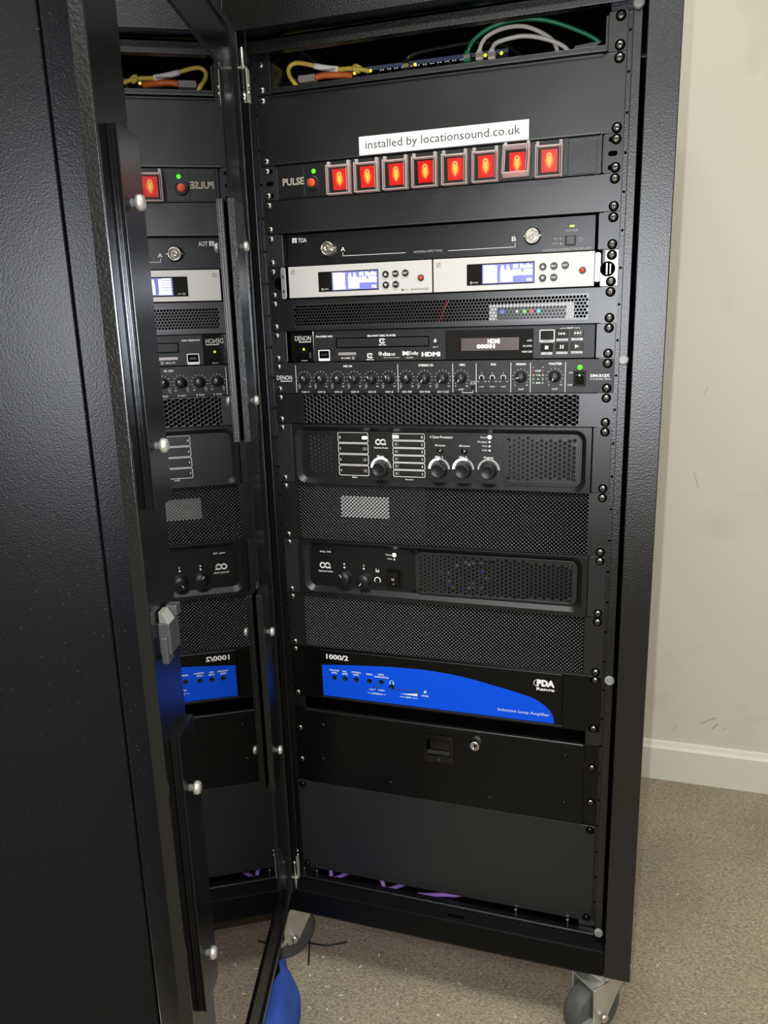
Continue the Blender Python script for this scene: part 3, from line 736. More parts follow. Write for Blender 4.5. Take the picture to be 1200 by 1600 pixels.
for k in range(8):
    x = -123.5 + k*39.6; z = -111.5
    u.part('divider', MB().box(x+16.8, x+22.8, -4.5, -1, zb+1, zt-1), 'face_tex', .5)
    bz = u.part('switch_bezel', MB().ring(rrect(x-15.5, x+15.5, -132, -92, 1.5), rrect(x-10.2, x+10.2, -127, -100.5, 1), -4.5, -1), 'player', .3)
    rk = MB(); rk.add([(x-9.8,-4,-126.5),(x+9.8,-4,-126.5),(x+9.8,-7.5,-101),(x-9.8,-7.5,-101),(x-9.8,-1,-126.5),(x+9.8,-1,-126.5),(x+9.8,-1,-101),(x-9.8,-1,-101)],
                     [(0,1,2,3),(4,7,6,5),(0,4,5,1),(1,5,6,2),(2,6,7,3),(3,7,4,0)])
    ro = u.part('rocker', rk, 'rocker', origin=(x, -5.5, -113.5), label='glowing red rocker switch')
    q = u.p('led_lime' if False else 'rockmark', 'rocker_mark', ro); q.arc(x, -108, 2.3, 3.2, 0, 360, 0, 18); q.rect(x-.55, x+.55, -122, -114.5, 0)
    q.mb.v = [(v[0], -4-3.5*(v[2]+126.5)/25.5-.12, v[2]) for v in q.mb.v]
    cv = MB()
    tilt = 0.30 if k == 6 else 0.0
    zc0 = -93.0
    def TC(px, py, pz, tilt=tilt, zc0=zc0):
        dz = pz-zc0; dy = py+1
        return (px, -1 + dy*cos(tilt) + dz*sin(tilt), zc0 + dz*cos(tilt) - dy*sin(tilt))
    x0, x1, z0, z1, yf = x-16.3, x+16.3, -133.0, -93.0, -15.0
    cv.box(x0+1.3, x1-1.3, yf, yf+1.2, z0+1.3, z1-5.4, T=TC)
    ce = MB()
    ce.box(x0, x0+1.3, yf, -2, z0, z1-3, T=TC); ce.box(x1-1.3, x1, yf, -2, z0, z1-3, T=TC)
    ce.box(x0+1.3, x1-1.3, yf, -2, z0, z0+1.3, T=TC); ce.box(x0+3, x1-3, yf, -2, z1-5.4, z1-4.2, T=TC)
    ce.box(x0+2.6, x0+3.4, yf-.2, yf, z0+2.6, z1-7, T=TC); ce.box(x1-3.4, x1-2.6, yf-.2, yf, z0+2.6, z1-7, T=TC)
    for sx in (x0+.5, x1-4): ce.box(sx, sx+3.5, -10, -1, z1-4, z1+1.5, T=TC)
    co = u.part('switch_cover', cv, 'clear', .3, label='clear hinged cover standing ajar' if k == 6 else None)
    u.part('cover_rim', ce, 'acrylic', .4, parent=co)
unit_screws(u, 2, 1)

# blank 1U
u = Unit('blank_panel', (0, 0, -4*U), 'narrow plain black blank panel between the red switches and the antenna unit', 'blank panel')
u.part('plate', faceplate(-3*U-.4, -4*U+.4), 'panel', .6)
u.part('folded_edge', MB().box(-219, 214, -2.2, 0, -4*U+.5, -4*U+2.2), 'panel', .5)
unit_screws(u, 3, 1)

# antenna distributor
zt = -4*U-.5; zb = -5*U+.5
u = Unit('antenna_distributor', (0, 0, zb), 'black antenna distributor with two round metal sockets', 'antenna unit')
b = MB()
for s in (-1, 1): b.prism(rrect(min(s*215, s*241), max(s*215, s*241), zb, zt, 1.5), 0, 2.6)
b.box(-217, -215, 2, 40, zb, zt); b.box(215, 217, 2, 40, zb, zt)
u.part('ear', b, 'ear', .5)
YA = 7.0
u.part('body', MB().box(-211, 211.5, YA, 200, zb+.5, zt-.5), 'face', .6)
p = u.p('white'); y = YA-.15
p.rect(-203, -196, -190, -183.5, y); p.text('TOA', -194, -181, -187, 6.2, y, .02)
u.p('face', 'mark').rect(-200, -199, -190, -185.5, y-.05)
for (x, z, r) in ((-147.5, -200.8, 11), (133.5, -200.5, 11)):
    k = MB(); k.lathe((x, YA, z), [(r,0),(r,1.5),(9.5,2.2),(9.5,9),(8.8,9.6),(7.6,9.6),(7.4,4)], 28)
    sk = u.part('socket', k, 'chrome', label='round nickel bayonet socket')
    k = MB(); k.lathe((x, YA, z), [(4.2,0),(4.2,10),(3.2,10.6),(2.2,9)], 16); u.part('socket_pin', k, 'chrome', parent=sk)
    k = MB()
    for s in (-1, 1): k.lathe((x+s*9.2, YA-6, z), [(1.4,0),(1.4,2.6)], 10, axis=(s,0,0))
    u.part('socket_lug', k, 'chrome', parent=sk)
p.text('A', -130.5, -124, -202, 5.6, y); p.text('B', 106.5, 112, -202, 5.6, y)
p.line((-127.5,-206),(-127.5,-211), .55, y); p.line((-127.7,-211),(-37,-211.5), .55, y)
p.line((111,-207),(111,-212), .55, y); p.line((22,-212),(111,-212), .55, y)
q = u.p('dimwhite', 'small_lettering')
q.text('ANTENNA INPUT 9V/60', -26, 14, -211.2, 3.0, y, .01)
q.text('POWER', 174, 190, -196, 2.8, y); q.text('ANTENNA DISTRIBUTOR WD-4800', 146, 207, -218.5, 3.0, y, .01)
q.text('ON', 160, 165, -205, 2.4, y); q.text('OFF', 158, 165, -211, 2.4, y); q.rect(167.5, 169.5, -206, -204.5, y); q.rect(167.5, 170, -212.3, -210, y)
q.arc(193.5, -207.5, 2.0, 2.6, -250, 70, y, 14); q.line((193.5,-207),(193.5,-203.8), .5, y)
u.p('led_lime', 'power_light').rect(179.5, 185.5, -192, -189.5, y)
u.part('button', MB().ring(rrect(174.5, 187.5, -214.5, -201.5, .8), rrect(175.6, 186.4, -213.4, -202.6, .6), YA-.7, YA), 'gloss', .2)
u.part('button', MB().box(176, 186, YA-2, YA, -213, -203), 'face', .5)
unit_screws(u, 4, 1)

# wireless receivers
zt = -5*U-.6; zb = -6*U+1.4
def receiver(x0, x1, left):
    u = Unit('wireless_receiver', ((x0+x1)/2, 0, zb), 'left one of the two silver wireless receivers with lit blue screens' if left else 'right one of the two silver wireless receivers, brightest face, with lit screen', 'receiver', 'pair of silver receivers')
    Y = -3.0
    u.part('body', MB().box(x0, x1, Y+2, 170, zb+.4, zt-.4), 'greyplastic')
    u.part('front', MB().box(x0, x1, Y, Y+2, zb, zt), 'silver', .7)
    d0 = x0+45.5; d1 = x0+134.0
    w = u.part('display_window', MB().box(d0, d1, Y-.4, Y, -258.5, -231.5), 'gloss', .3)
    s0 = d0+20.5; u.part('lcd', MB().box(s0, d1-1, Y-.7, Y-.4, -257, -233), 'screen_blue')
    p = u.p('screen_white', 'lcd_text'); y = Y-.85
    L = d1-1-s0
    fx = lambda t: s0 + L*t
    for k in range(6): p.rect(fx(.03), fx(.22+.03*(k%3)), -236.3-k*3.2, -233.7-k*3.2, y)
    p.rect(fx(.03), fx(.30), -256, -252.5, y); p.rect(fx(.22), fx(.29), -252, -234.4, y)
    p.poly([(fx(.36),-255.5),(fx(.6),-255.5),(fx(.6),-243),(fx(.55),-241),(fx(.52),-234.6),(fx(.48),-234.6),(fx(.47),-241),(fx(.44),-241),(fx(.42),-234.8),(fx(.38),-234.8),(fx(.36),-242)], y)
    p.text('01 Radio', fx(.60), fx(.98), -236.6, 5.6, y, .09)
    p.text('863.100', fx(.58), fx(.98), -243.4, 7.4, y, .11)
    p.rect(fx(.60), fx(.98), -248.0, -246.6, y-.02); p.text('EQ', fx(.87), fx(.97), -254, 4, y, .05)
    q = u.p('white'); q.arc(d0+6, -255, 1.1, 1.6, 0, 360, Y-.5, 12); q.text('SYNC', d0+9, d0+15, -255, 1.8, Y-.5)
    for i, (bx, bz) in enumerate(((144.5,-238.8),(158.5,-238.6),(172.5,-238.4),(144.5,-252.8),(158.5,-252.6))):
        u.part('button', MB().lathe((x0+bx, Y, bz), [(4.7,0),(4.6,1.6),(4.0,2.0)], 20), 'knob')
        yb = Y-2.1; cx = x0+bx
        if i == 0: q.poly([(cx-2.2,bz-1.5),(cx+2.2,bz-1.5),(cx,bz+2)], yb)
        elif i == 3: q.poly([(cx-2.2,bz+1.5),(cx,bz-2),(cx+2.2,bz+1.5)], yb)
        else: q.text(('', 'ESC', 'SET', '', 'SYNC')[i], cx-3.1, cx+3.1, bz, 2.1, yb, .02)
    k = MB().lathe((x0+194, Y, -245.5), [(4.4,0),(4.3,1.2),(3.6,1.4)], 20); u.part('button', k, 'knob')
    k = MB().lathe((x0+194, Y, -245.5), [(2.9,1.2),(2.7,1.9),(.5,2)], 16); u.part('button', k, 'redbutton', label='small red round standby button')
    q2 = u.p('ink', 'dark_lettering'); y = Y-.12
    q2.frame(x0+4.6, x0+10, -233, -227.6, .5, .5, y); q2.line((x0+5.4,-232),(x0+7.2,-230.2), .6, y); q2.line((x0+7,-230.6),(x0+9.2,-228.6), .6, y)
    if left:
        q2.text('SENNHEISER', x1-30, x1-4.5, -260, 2.6, y); q2.disc(x1-41.5, -260.2, 1.5, y); q2.text('ew 100', x1-39, x1-33, -260.2, 2.0, y)
    # ear
    if left:
        b = MB(); b.box(-241, -219, 0, 2.6, zb-.8, zt+.4); u.part('ear', b, 'panel', .5)
        k = MB(); k.lathe((-222, 0, -244.5), [(9,0),(9,.15)], 20); u.part('ear_hole', k, 'hole')
        b = MB().prism(rrect(-218.6, -211.2, zb-1, zt, 3), -4.5, -2.5); u.part('side_bracket', b, 'bracket', .4)
        b = MB()
        for z in (-236, -256): b.prism(rrect(-216, -214.4, z-2.4, z+2.4, .75), -4.65, -4.4)
        u.part('slot', b, 'hole')
        for z in (-228.6, -260.4): screw(u.root, -232.5, z)
    else:
        b = MB(); b.prism([(219,zb-.8),(241,zb-.8),(241,zt+.4),(224,zt+.4),(224,-238),(219,-240)], 0, 2.6); u.part('ear', b, 'bracket', .5)
        b = MB(); b.prism(rrect(211.5, 219.5, zb+5, zt-1, 3), 6, 8); u.part('side_bracket', b, 'bracket', .4)
        k = MB(); k.lathe((228, 0, -245), [(9.2,0),(9.2,.15)], 24); u.part('ear_hole', k, 'hole')
        b = MB(); b.box(226, 228, -.6, 0, -252, -238); b.box(230.5, 232, -.6, 0, -251, -239); u.part('cage_clip', b, 'bracket')
        for z in (-228.6, -260.4): screw(u.root, 232.5, z)
    return u
receiver(-207.5, 1.8, True); receiver(3.6, 212.2, False)

# vent panels ----------------------------------------------------------------------
def vent(zt, zb, x0, x1, z0, z1, dx, dz, r, label, columns, n=12, inset=0, m='mesh', yh=1.5, dome=0.0):
    u = Unit('vent_panel', (0, 0, zb), label, 'vent panel')
    b = MB()
    for (a0, a1, c0, c1) in ((-241, x0, zb, zt), (x1, 241, zb, zt), (x0, x1, z1, zt), (x0, x1, zb, z0)):
        if c1-c0 > .2: b.box(a0, a1, 0, 2.2, c0, c1)
    u.part('plate', b, 'panel', 0)
    b = MB(); perf(b, x0, x1, z0, z1, dx, dz, (lambda px, pz: r), 0.0, yh, n, columns, inset, dome)
    u.part('perforated_sheet', b, m)
    return u
v1 = vent(-6*U-.4, -7*U+.4, -203, 206, -306.2, -273.2, 4.5, 4.1, 1.9, 'vent panel of fine round holes directly under the silver receivers', False)
unit_screws(v1, 6, 1)
v2 = vent(-9*U-.4, -10*U+.4, -195, 198, -443.2, -402, 5.6, 6.5, 2.45, 'vent panel of large round holes below the mixer', True, inset=2.6, dome=.15)
unit_screws(v2, 9, 1)
v3 = vent(-12*U-.4, -14*U+.4, -211, 215, -621, -534.4, 5.8, 2.75, (2.0, 1.5), 'deep fine mesh vent panel between zone processor and amplifier', False, 8, inset=2.9, dome=.34)
unit_screws(v3, 12, 2)
v4 = vent(-16*U-.4, -18*U+.4, -213, 215, -798.5, -712.4, 5.8, 2.75, (2.0, 1.5), 'deep fine mesh vent panel above the blue loop amplifier', False, 8, inset=2.9, dome=.34)
unit_screws(v4, 16, 2)

# things behind the vents
u = Unit('media_box', (132, 30, -306), 'white rimmed box with coloured lights behind the fine vent panel', 'electronic box')
u.part('case', MB().box(78, 188, 8, 90, -306, -284), 'greyplastic', .6)
u.part('rim', MB().ring(rrect(78, 188, -306, -283.5, 1.5), rrect(88, 178, -303.5, -287.5, 1), 4, 13), 'whiteplastic')
for nm, x in (('led_blue', 95), ('led_white', 114), ('led_green', 124), ('led_red', 133), ('led_cyan', 143)):
    u.p(nm, 'status_light').disc(x, -293, 2.6 if nm != 'led_white' else 1.6, 6, 14)
cable('control_cable', [(22,14,-275),(17,13,-282),(12,13,-294),(6,14,-304),(2,20,-306)], 1.5, 'c_red', 'thin red cable slanting behind the fine round hole vent')
u = Unit('power_adapter', (-114, 60, -621), 'dark box with a white sticker seen through the upper mesh panel', 'electronic box')
u.part('case', MB().box(-205, -20, 24, 140, -621, -540), 'inside', 1)
u.part('sticker', MB().box(-153, -76, 23.4, 24, -590, -557), 'label')

# disc player ---------------------------------------------------------------------
zt = -7*U-.6; zb = -8*U+.6
u = Unit('disc_player', (0, 0, zb), 'black disc player with a slot tray, small display and playback keys', 'disc player')
b = MB()
for s in (-1, 1): b.prism(rrect(min(s*217, s*241), max(s*217, s*241), zb, zt, 1), 0, 2.6)
u.part('ear', b, 'ear', .5)
YP = 3.0
u.part('body', MB().box(-212, 215.5, YP+2, 240, zb+.5, zt-.5), 'inside')
u.part('fascia', MB().box(-176, 215.5, YP, YP+2, zb+.2, zt-.2), 'player', .5)
u.part('power_section', MB().box(-212, -176.3, YP-.3, YP+2, zb+.2, zt-.2), 'gloss', .4)
y = YP-.45; p = u.p('white')
p.text('DENON', -205, -180, -321.6, 6.8, y, -.01); p.rect(-199, -180, -327.2, -326.2, y)
u.p('led_lime', 'power_light').disc(-192, -337, 1.9, y, 12)
u.part('power_button', MB().box(-203, -181, YP-3.2, YP-.3, -350, -341), 'gloss', .8)
p.text('POWER', -196.5, -187, -353.2, 1.7, y)
y = YP-.15
p.text('DN-500BD MKII', -172, -147, -319.6, 2.6, y, .03); p.text('BLU-RAY DISC PLAYER', -94, -52.5, -320.2, 2.8, y, .03)
b = MB().ring(rrect(-142, -5, -336.5, -322, 1), rrect(-140.6, -6.4, -335.1, -323.4, .8), YP-.3, YP); u.part('tray_gap', b, 'hole')
tr = u.part('disc_tray', MB().box(-140, -7, YP-.9, YP, -334.8, -323.7), 'player', .4)
def disclogo(p, x, z, w, y):
    p.arc(x, z, w*.30, w*.5, 30, 330, y, 18, 1.25); p.disc(x+w*.1, z, w*.14, y, 12); p.rect(x-w*.62, x-w*.3, z+w*.28, z+w*.44, y); p.text('Blu-ray', x-w*.7, x+w*.7, z-w*.72, w*.32, y, .03)
disclogo(p, -72, -327.6, 7.5, YP-1.05); disclogo(p, -91, -347.6, 7.5, y)
u.part('eject_button', MB().lathe((4, YP, -328.6), [(5.2,0),(5.0,1.8),(4.3,2.2)], 22), 'knob'); p.poly([(1.8,-329.2),(6.2,-329.2),(4,-325.8)], YP-2.3); p.rect(1.8, 6.2, -330.8, -330, YP-2.3)
p.text('EJECT', .5, 8, -337.4, 2.0, y)
b = MB().ring(rrect(-169.5, -152, -354, -338.5, 1.2), rrect(-168.2, -153.2, -350.4, -339.7, .6), YP-.5, YP); us = u.part('usb_socket', b, 'whiteplastic')
u.part('socket_opening', MB().box(-168, -153.4, YP-.2, YP+.1, -350.2, -340), 'hole', parent=us); u.part('socket_tongue', MB().box(-165.5, -156, YP-.4, YP-.2, -347, -343.5), 'ear', parent=us)
p.text('USB 5V 1A', -167.5, -153.8, -352.2, 1.7, YP-.6)
u.part('card_slot', MB().box(-139, -112, YP-.3, YP, -346.4, -342.4), 'bracket', .2); p.text('SD CARD', -135, -121, -350.4, 2.2, y, .02); p.frame(-118.5, -115, -352, -348.6, .5, .5, y)
p.disc(-76, -345, 2.7, y, 14); u.p('player', 'mark').arc(-76, -345, 1.0, 1.9, 20, 340, y-.05, 12)
p.text('dts', -72.5, -61, -345.4, 5.6, y, .03); p.text('HD', -60, -54, -346.2, 3.0, y, .03); p.text('Master Audio | Essential', -71, -48, -350.8, 1.6, y)
p.rect(-43.5, -41.6, -348, -342, y); p.poly([(-41.2,-348),(-41.2,-342),(-38.8,-343.5),(-38.8,-346.5)], y); p.rect(-36.2, -34.6, -348, -342, y); p.poly([(-36.6,-348),(-38.4,-346.5),(-38.4,-343.5),(-36.6,-342)], y)
p.text('Dolby', -33.5, -20.5, -345.6, 6, y, .02); p.text('AUDIO', -38, -28, -351, 2, y)
p.text('HDMI', -16, 10.5, -346.8, 6.2, y, .05)
u.part('display', MB().box(18, 137, YP-.4, YP, -354.6, -315.6), 'window', .3)
u.p('vfd_ground', 'display_ground').rect(40, 118, -343, -326.5, YP-.5)
q = u.p('vfd', 'display_text'); q.text('HDMI', 76, 92.5, -331, 6.2, YP-.6, .06); q.text('00001', 61, 86, -337.6, 6.0, YP-.6, .07)
for t, z in (('LOCK', -331), ('IR LOCK', -338), ('HIDE OSD', -345.5)): p.text(t, 135.5-len(t)*1.7, 135.5, z, 2.2, YP-.55, .02)
for i, (bx, bz) in enumerate(((154.5,-324.5),(174,-323.2),(193,-322.8),(154.5,-340.5),(174,-340.0),(193,-339.6))):
    u.part('key', MB().box(bx-8, bx+8, YP-2.6, YP, bz-5.3, bz+5.3), 'gloss', .6)
    yk = YP-2.75
    if i == 0: p.frame(bx-9.8, bx+9.8, bz-9.6, bz+6.8, 1.4, 1.1, y); p.rect(bx-9, bx+9, bz-9, bz-6.4, y)
    else: p.rect(bx-7.2, bx+7.2, bz-9.2, bz-6.2, y)
    if i == 1 or i == 2:
        for s in ((-3.4, 0.2) if i == 1 else (-3.4, 0.2)):
            pts = [(bx+s+3.2,bz-1.7),(bx+s+3.2,bz+1.7),(bx+s,bz)] if i == 1 else [(bx+s,bz-1.7),(bx+s+3.2,bz),(bx+s,bz+1.7)]
            p.poly(pts, yk)
        p.rect(bx-4.6, bx-3.8, bz-1.8, bz+1.8, yk) if i == 1 else p.rect(bx+3.8, bx+4.6, bz-1.8, bz+1.8, yk)
    if i == 3: p.rect(bx-2.2, bx+2.2, bz-2.2, bz+2.2, yk)
    if i == 4: p.rect(bx-2.2, bx-.7, bz-2.4, bz+2.4, yk); p.rect(bx+.7, bx+2.2, bz-2.4, bz+2.4, yk)
    if i == 5: p.poly([(bx-2.2,bz-2.4),(bx+3,bz),(bx-2.2,bz+2.4)], yk)
q = u.p('dimwhite', 'small_lettering')
for i, (bx, bz, t) in enumerate(((154.5,-324.5,'INPUT'),(174,-323.2,'RANDOM'),(193,-322.8,'1/ALL'),(154.5,-340.5,'A-B'),(174,-340.0,'IR LOCK'),(193,-339.6,'HIDE OSD'))):
    u.p('ink', 'key_lettering').text(t, bx-len(t)*.8, bx+len(t)*.8, bz-7.7, 1.7, y-.06)
p.text('SKIP', 180, 188, -316.2, 2, y, .02); p.line((172,-319.5),(172,-316.6), .6, y); p.line((172,-316.4),(179,-316.4), .6, y); p.line((189,-316.4),(196,-316.4), .6, y); p.line((196,-316.6),(196,-319.5), .6, y)
u.part('ir_sensor', MB().lathe((140.5, YP, -318.5), [(1.4,0),(1.2,.6)], 10), 'greyplastic')
unit_screws(u, 7, 1)

# mixer ---------------------------------------------------------------------------
zt = -8*U-.4; zb = -9*U+.4
u = Unit('audio_mixer', (0, 0, zb), 'one unit high black mixer with a row of twelve rotary knobs', 'mixer')
u.part('plate', MB().prism(rrect(-241, 241, zb, zt, 2), 0, 2.6), 'player', .5)
chassis(u, zt, zb)
y = -.15; p = u.p('white')
p.text('DENON', -236, -212, -377.2, 6.2, y, .0); p.rect(-230.5, -212, -382.8, -381.8, y)
def tickring(x, z, r, y, n=11):
    for k in range(n):
        a = radians(-130+260*k/(n-1)); p.disc(x+r*sin(a), z+r*cos(a), .55, y, 6)
def mixknob(x, z, ang, r=6.2):
    k = MB(); k.lathe((x, 0, z), [(r+1.6,0),(r+1.4,2),(r,3.4),(r-.4,11.4),(r-1,12),(.5,12)], 26)
    ko = u.part('knob', k, 'knob')
    a = radians(ang); u.p('white', 'pointer', ko).line((x+1.5*sin(a), z+1.5*cos(a)), (x+(r-1.1)*sin(a), z+(r-1.1)*cos(a)), 1.0, -12.15)
    u.p('white', 'pointer', ko).rect(x, x+.01, z, z+.01, -12.1)
    tickring(x, z, r+4.6, y)
    p.text('0', x-r-2.2, x-r-.8, z-r-4.6, 2.2, y); p.text('10', x+r+.6, x+r+3.4, z-r-4.6, 2.2, y)
CH = ((-192, 25), (-166.5, 30), (-140.5, 42), (-115, -32), (-89, -40), (-63.5, -20), (-37.5, 32), (-11.5, 208), (14.5, 206), (40, 206))
names = ['CH 1','CH 2','CH 3','CH 4','CH 5','CH 6','CH 7/8','CH 9/10','CH 11/12']
for i, (x, a) in enumerate(CH):
    mixknob(x, -379.4, a)
    if i < 9:
        p.text(names[i], x-3.6-len(names[i])*.55, x+3.6+len(names[i])*.55, -398, 2.9, y, .02)
        u.p('dimled', 'signal_light').disc(x-9.4, -392, 1.3, y, 10); p.text('SIG', x-11, x-7.4, -388.6, 1.4, y)
    else: p.text('OUT', x-3.6, x+3.6, -394.8, 2.6, y, .02)
mixknob(121.5, -378.6, 262); mixknob(166, -378.3, 207)
p.text('OUT', 118, 125.5, -394.8, 2.6, y, .02); p.text('OUT', 162.5, 170, -394.6, 2.6, y, .02)
for x in (-205.5, -50, 28.5, 61, 108, 134, 179.5): p.rect(x-.35, x+.35, -399, -359.5, y)
for t, a, b2 in (('MIC IN', -131, -118), ('STEREO IN', -20, 1), ('MIC', 38, 46), ('EQ', 81, 88), ('MONO', 115, 128), ('MASTER', 158, 175)): p.text(t, a, b2, -361.6, 3.1, y, .03)
for x, t in ((68.5,'LOW'),(83,'MID'),(98,'HIGH')):
    p.arc(x, -379, 2.8, 3.6, -40, 220, y, 14); k = MB().lathe((x, 0, -379), [(2.4,0),(2.2,2.2),(.5,2.2)], 14); u.part('trim_pot', k, 'gloss')
    p.text(t, x-3.2, x+3.2, -391.2, 1.9, y); p.text('0', x-.7, x+.7, -373, 1.6, y); p.text('-10', x-6.4, x-3.4, -384.2, 1.7, y); p.text('+10', x+3, x+6.2, -384.2, 1.7, y)
p.text('24V ON', 53, 60, -384.4, 1.8, y); p.text('24V OFF', 52.6, 60, -387.2, 1.8, y)
u.part('slide_switch', MB().box(54.5, 58.5, -3, 0, -394.5, -390), 'gloss', .3)
p.line((42,-396.6),(42,-399.2), .6, y); p.line((42,-399.2),(56.5,-399.2), .6, y); p.line((56.5,-399.2),(56.5,-395.5), .6, y)
for k, (z, nm, t) in enumerate(((-370.6,'dimred','CLIP'),(-376.2,'dimamber','+10'),(-381.4,'dimled','0'),(-386.4,'dimled','SIG'))):
    for x in (138, 150.4): u.p(nm, 'level_light').disc(x, z, 1.5, y, 10)
    p.text(t, 144.2-len(t)*1.0, 144.2+len(t)*1.0, z, 2.1, y, .03)
p.text('L', 137.3, 138.6, -365.8, 1.8, y); p.text('R', 149.6, 151.2, -365.8, 1.8, y)
k = MB().lathe((198, 0, -366.5), [(3.2,0),(3.2,2.4),(2.2,3.8),(.6,4.2)], 16); u.part('power_light', k, 'led_green')
b = MB().ring(rrect(190, 206, -391, -370.5, .8), rrect(191.6, 204.4, -389.4, -372.1, .6), -1.4, 0); u.part('switch_frame', b, 'gloss', .3)
b = MB(); b.add([(192,-.8,-389),(204,-.8,-389),(204,-4.6,-376),(192,-4.6,-376),(192,-1,-372.5),(204,-1,-372.5),(192,0,-389),(204,0,-389),(192,0,-372.5),(204,0,-372.5)],
               [(0,1,2,3),(3,2,5,4),(0,6,7,1),(1,7,9,5,2),(4,5,9,8),(0,3,4,8,6)]); u.part('power_switch', b, 'gloss', .3)
u.p('white').disc(198, -376.6, 1.1, -4.7, 10)
p.text('ON', 184, 189, -373.4, 2.4, y); p.text('OFF', 182.4, 189, -389.4, 2.4, y)
p.text('DN-312X', 211.5, 236, -377.4, 4.0, y, .05); p.text('12 CHANNEL MIXER', 211, 237.5, -381.8, 2.0, y)
unit_screws(u, 8, 1)

# recessed-front amplifiers --------------------------------------------------------
def oalogo(p, x, z, s, y):
    p.arc(x-s*.55, z, s*.36, s*.62, 0, 360, y, 24); p.arc(x+s*.5, z, s*.36, s*.62, 0, 360, y, 24); p.rect(x+s*.9, x+s*1.14, z-s*.62, z+s*.3, y)
    p.text('Optimal Audio', x-s*1.5, x+s*1.6, z-s*1.25, s*.46, y, .01)
def recessed(name, label, cat, u0, bx, rec, og_label=None):
    zt = -u0*U-.5; zb = -(u0+2)*U+.5
    u = Unit(name, (0, 0, zb), label, cat)
    b = MB()
    for s in (-1, 1): b.prism(rrect(min(s*217.5, s*241), max(s*217.5, s*241), zb, zt, 1.5), 0, 2.6)
    u.part('ear', b, 'ear', .4)
    o_ = rrect(-bx, bx, zb, zt, 1.5, 6); i_ = rrect(rec[0]-6, rec[1]+6, rec[2]-6.5, rec[3]+6.5, 15, 6)
    i2 = rrect(*rec, 10.5, 6); n = len(o_)
    b = MB().ring(o_, i_, -3, 14)
    vs = [(q[0], -3, q[1]) for q in i_] + [(q[0], 4.5, q[1]) for q in i2]
    b.add(vs, [(k, (k+1) % n, n+(k+1) % n, n+k) for k in range(n)])
    u.part('bezel', b, 'bezel', 1.1, seg=3)
    chassis(u, zt, zb, 330)
    return u
def bigknob(u, x, z, r=11, y0=4.5, depth=15):
    k = MB(); k.lathe((x, y0, z), [(r+1,0),(r+.8,1.5),(r-.2,2.4),(r-.6,depth-2),(r-1.4,depth-.4),(r-2.4,depth),(r-3,depth-.5),(.5,depth-.5)], 32)
    return u.part('knob', k, 'knob')

REC1 = (-205, 203.5, -527, -455.5)
u = recessed('zone_processor', 'four zone audio processor with white outlined key rows and big knobs', 'audio processor', 10, 216, REC1)
YR = 4.5
u.part('inner_panel', MB().prism(rrect(*REC1, 10.5), YR, 8), 'face_tex')
y = YR-.15; p = u.p('white')
gp = MB()
gx0, gx1, gz0, gz1 = 98.5, 202, -523.5, -456.5
gp.prism(rrect(gx0, gx1, gz0, gz1, 9), YR-.8, YR-.2)
def rad_r(px, pz):
    for (cx, cz) in ((105,-463.5),(193.5,-463.5),(105,-517),(193.5,-517)):
        if abs(px-cx) < 5 and abs(pz-cz) < 4.2: return 0
    t = (px-104)/90; return 1.6 + 1.45*max(0, min(1, t))
u.part('grille_edge', MB().ring(rrect(gx0, gx1, gz0, gz1, 9), rrect(gx0+3.5, gx1-3.5, gz0+3, gz1-3, 6), YR-2.4, YR), 'grille', .4)
b = MB(); perf(b, gx0+3, gx1-3, gz0+2.6, gz1-2.6, 6.15, 6.4, rad_r, YR-2.3, YR-.9, 12, True)
gr = u.part('grille', b, 'grille'); u.part('backing', MB().box(gx0+3, gx1-3, YR-.8, YR-.1, gz0+3, gz1-3), 'inside', parent=gr)
for (cx, cz) in ((105,-463.5),(193.5,-463.5),(105,-517),(193.5,-517)):
    u.part('grille_screw', MB().lathe((cx, YR-2.3, cz), [(3.0,0),(2.7,.6),(1.4,.7),(1.2,.2)], 14), 'gloss', parent=gr)
q = u.p('dimdot', 'dot_pattern') if 'dimdot' in M else None
M['dimdot'] = mat('slate dot print', (0.020, 0.021, 0.034), .6); q = u.p('dimdot', 'dot_pattern')
for i in range(6):
    for j in range(9):
        q.disc(-189+i*6.2, -463.5-j*6.2-(3.1 if i % 2 else 0), 1.9-.12*i, y, 8)
for k in range(4):
    z1 = -457-k*16.3; z0 = z1-15.4
    p.frame(-146, -99, z0, z1, 2.2, .75, y); p.text(str(k+1), -143.5, -141.8, (z0+z1)/2, 3.2, y, .03)
    cx = -104; zc = (z0+z1)/2
    if k == 0: u.p('led_white', 'key_light').poly(rrect(-108.5, -100.5, zc-2.2, zc+2.2, 1.2, 3), y)
    else: u.p('dimwhite', 'key_outline').frame(-108, -101, zc-2, zc+2, 1, .4, y); u.p('dimwhite', 'key_outline').rect(-105.5, -103.3, zc-1.1, zc+1.1, y)
for k in range(6):
    z1 = -457.5-k*10.7; z0 = z1-10.0
    p.frame(-62, -14, z0, z1, 2.0, .75, y); p.text(str(k+1), -19, -17.2, (z0+z1)/2, 3.2, y, .03); zc = (z0+z1)/2
    if k == 0: u.p('led_white', 'key_light').poly(rrect(-61.5, -52.5, zc-2.2, zc+2.2, 1.2, 3), y)
    else: u.p('dimwhite', 'key_outline').frame(-59, -53.5, zc-2, zc+2, 1, .4, y); u.p('dimwhite', 'key_outline').rect(-58, -55.8, zc-1.2, zc+1.2, y)
p.text('Zone', -126, -118, -523.6, 2.4, y, .02); p.text('Source', -44, -32, -524.6, 2.4, y, .02)
oalogo(p, -80, -470.5, 7.0, y)
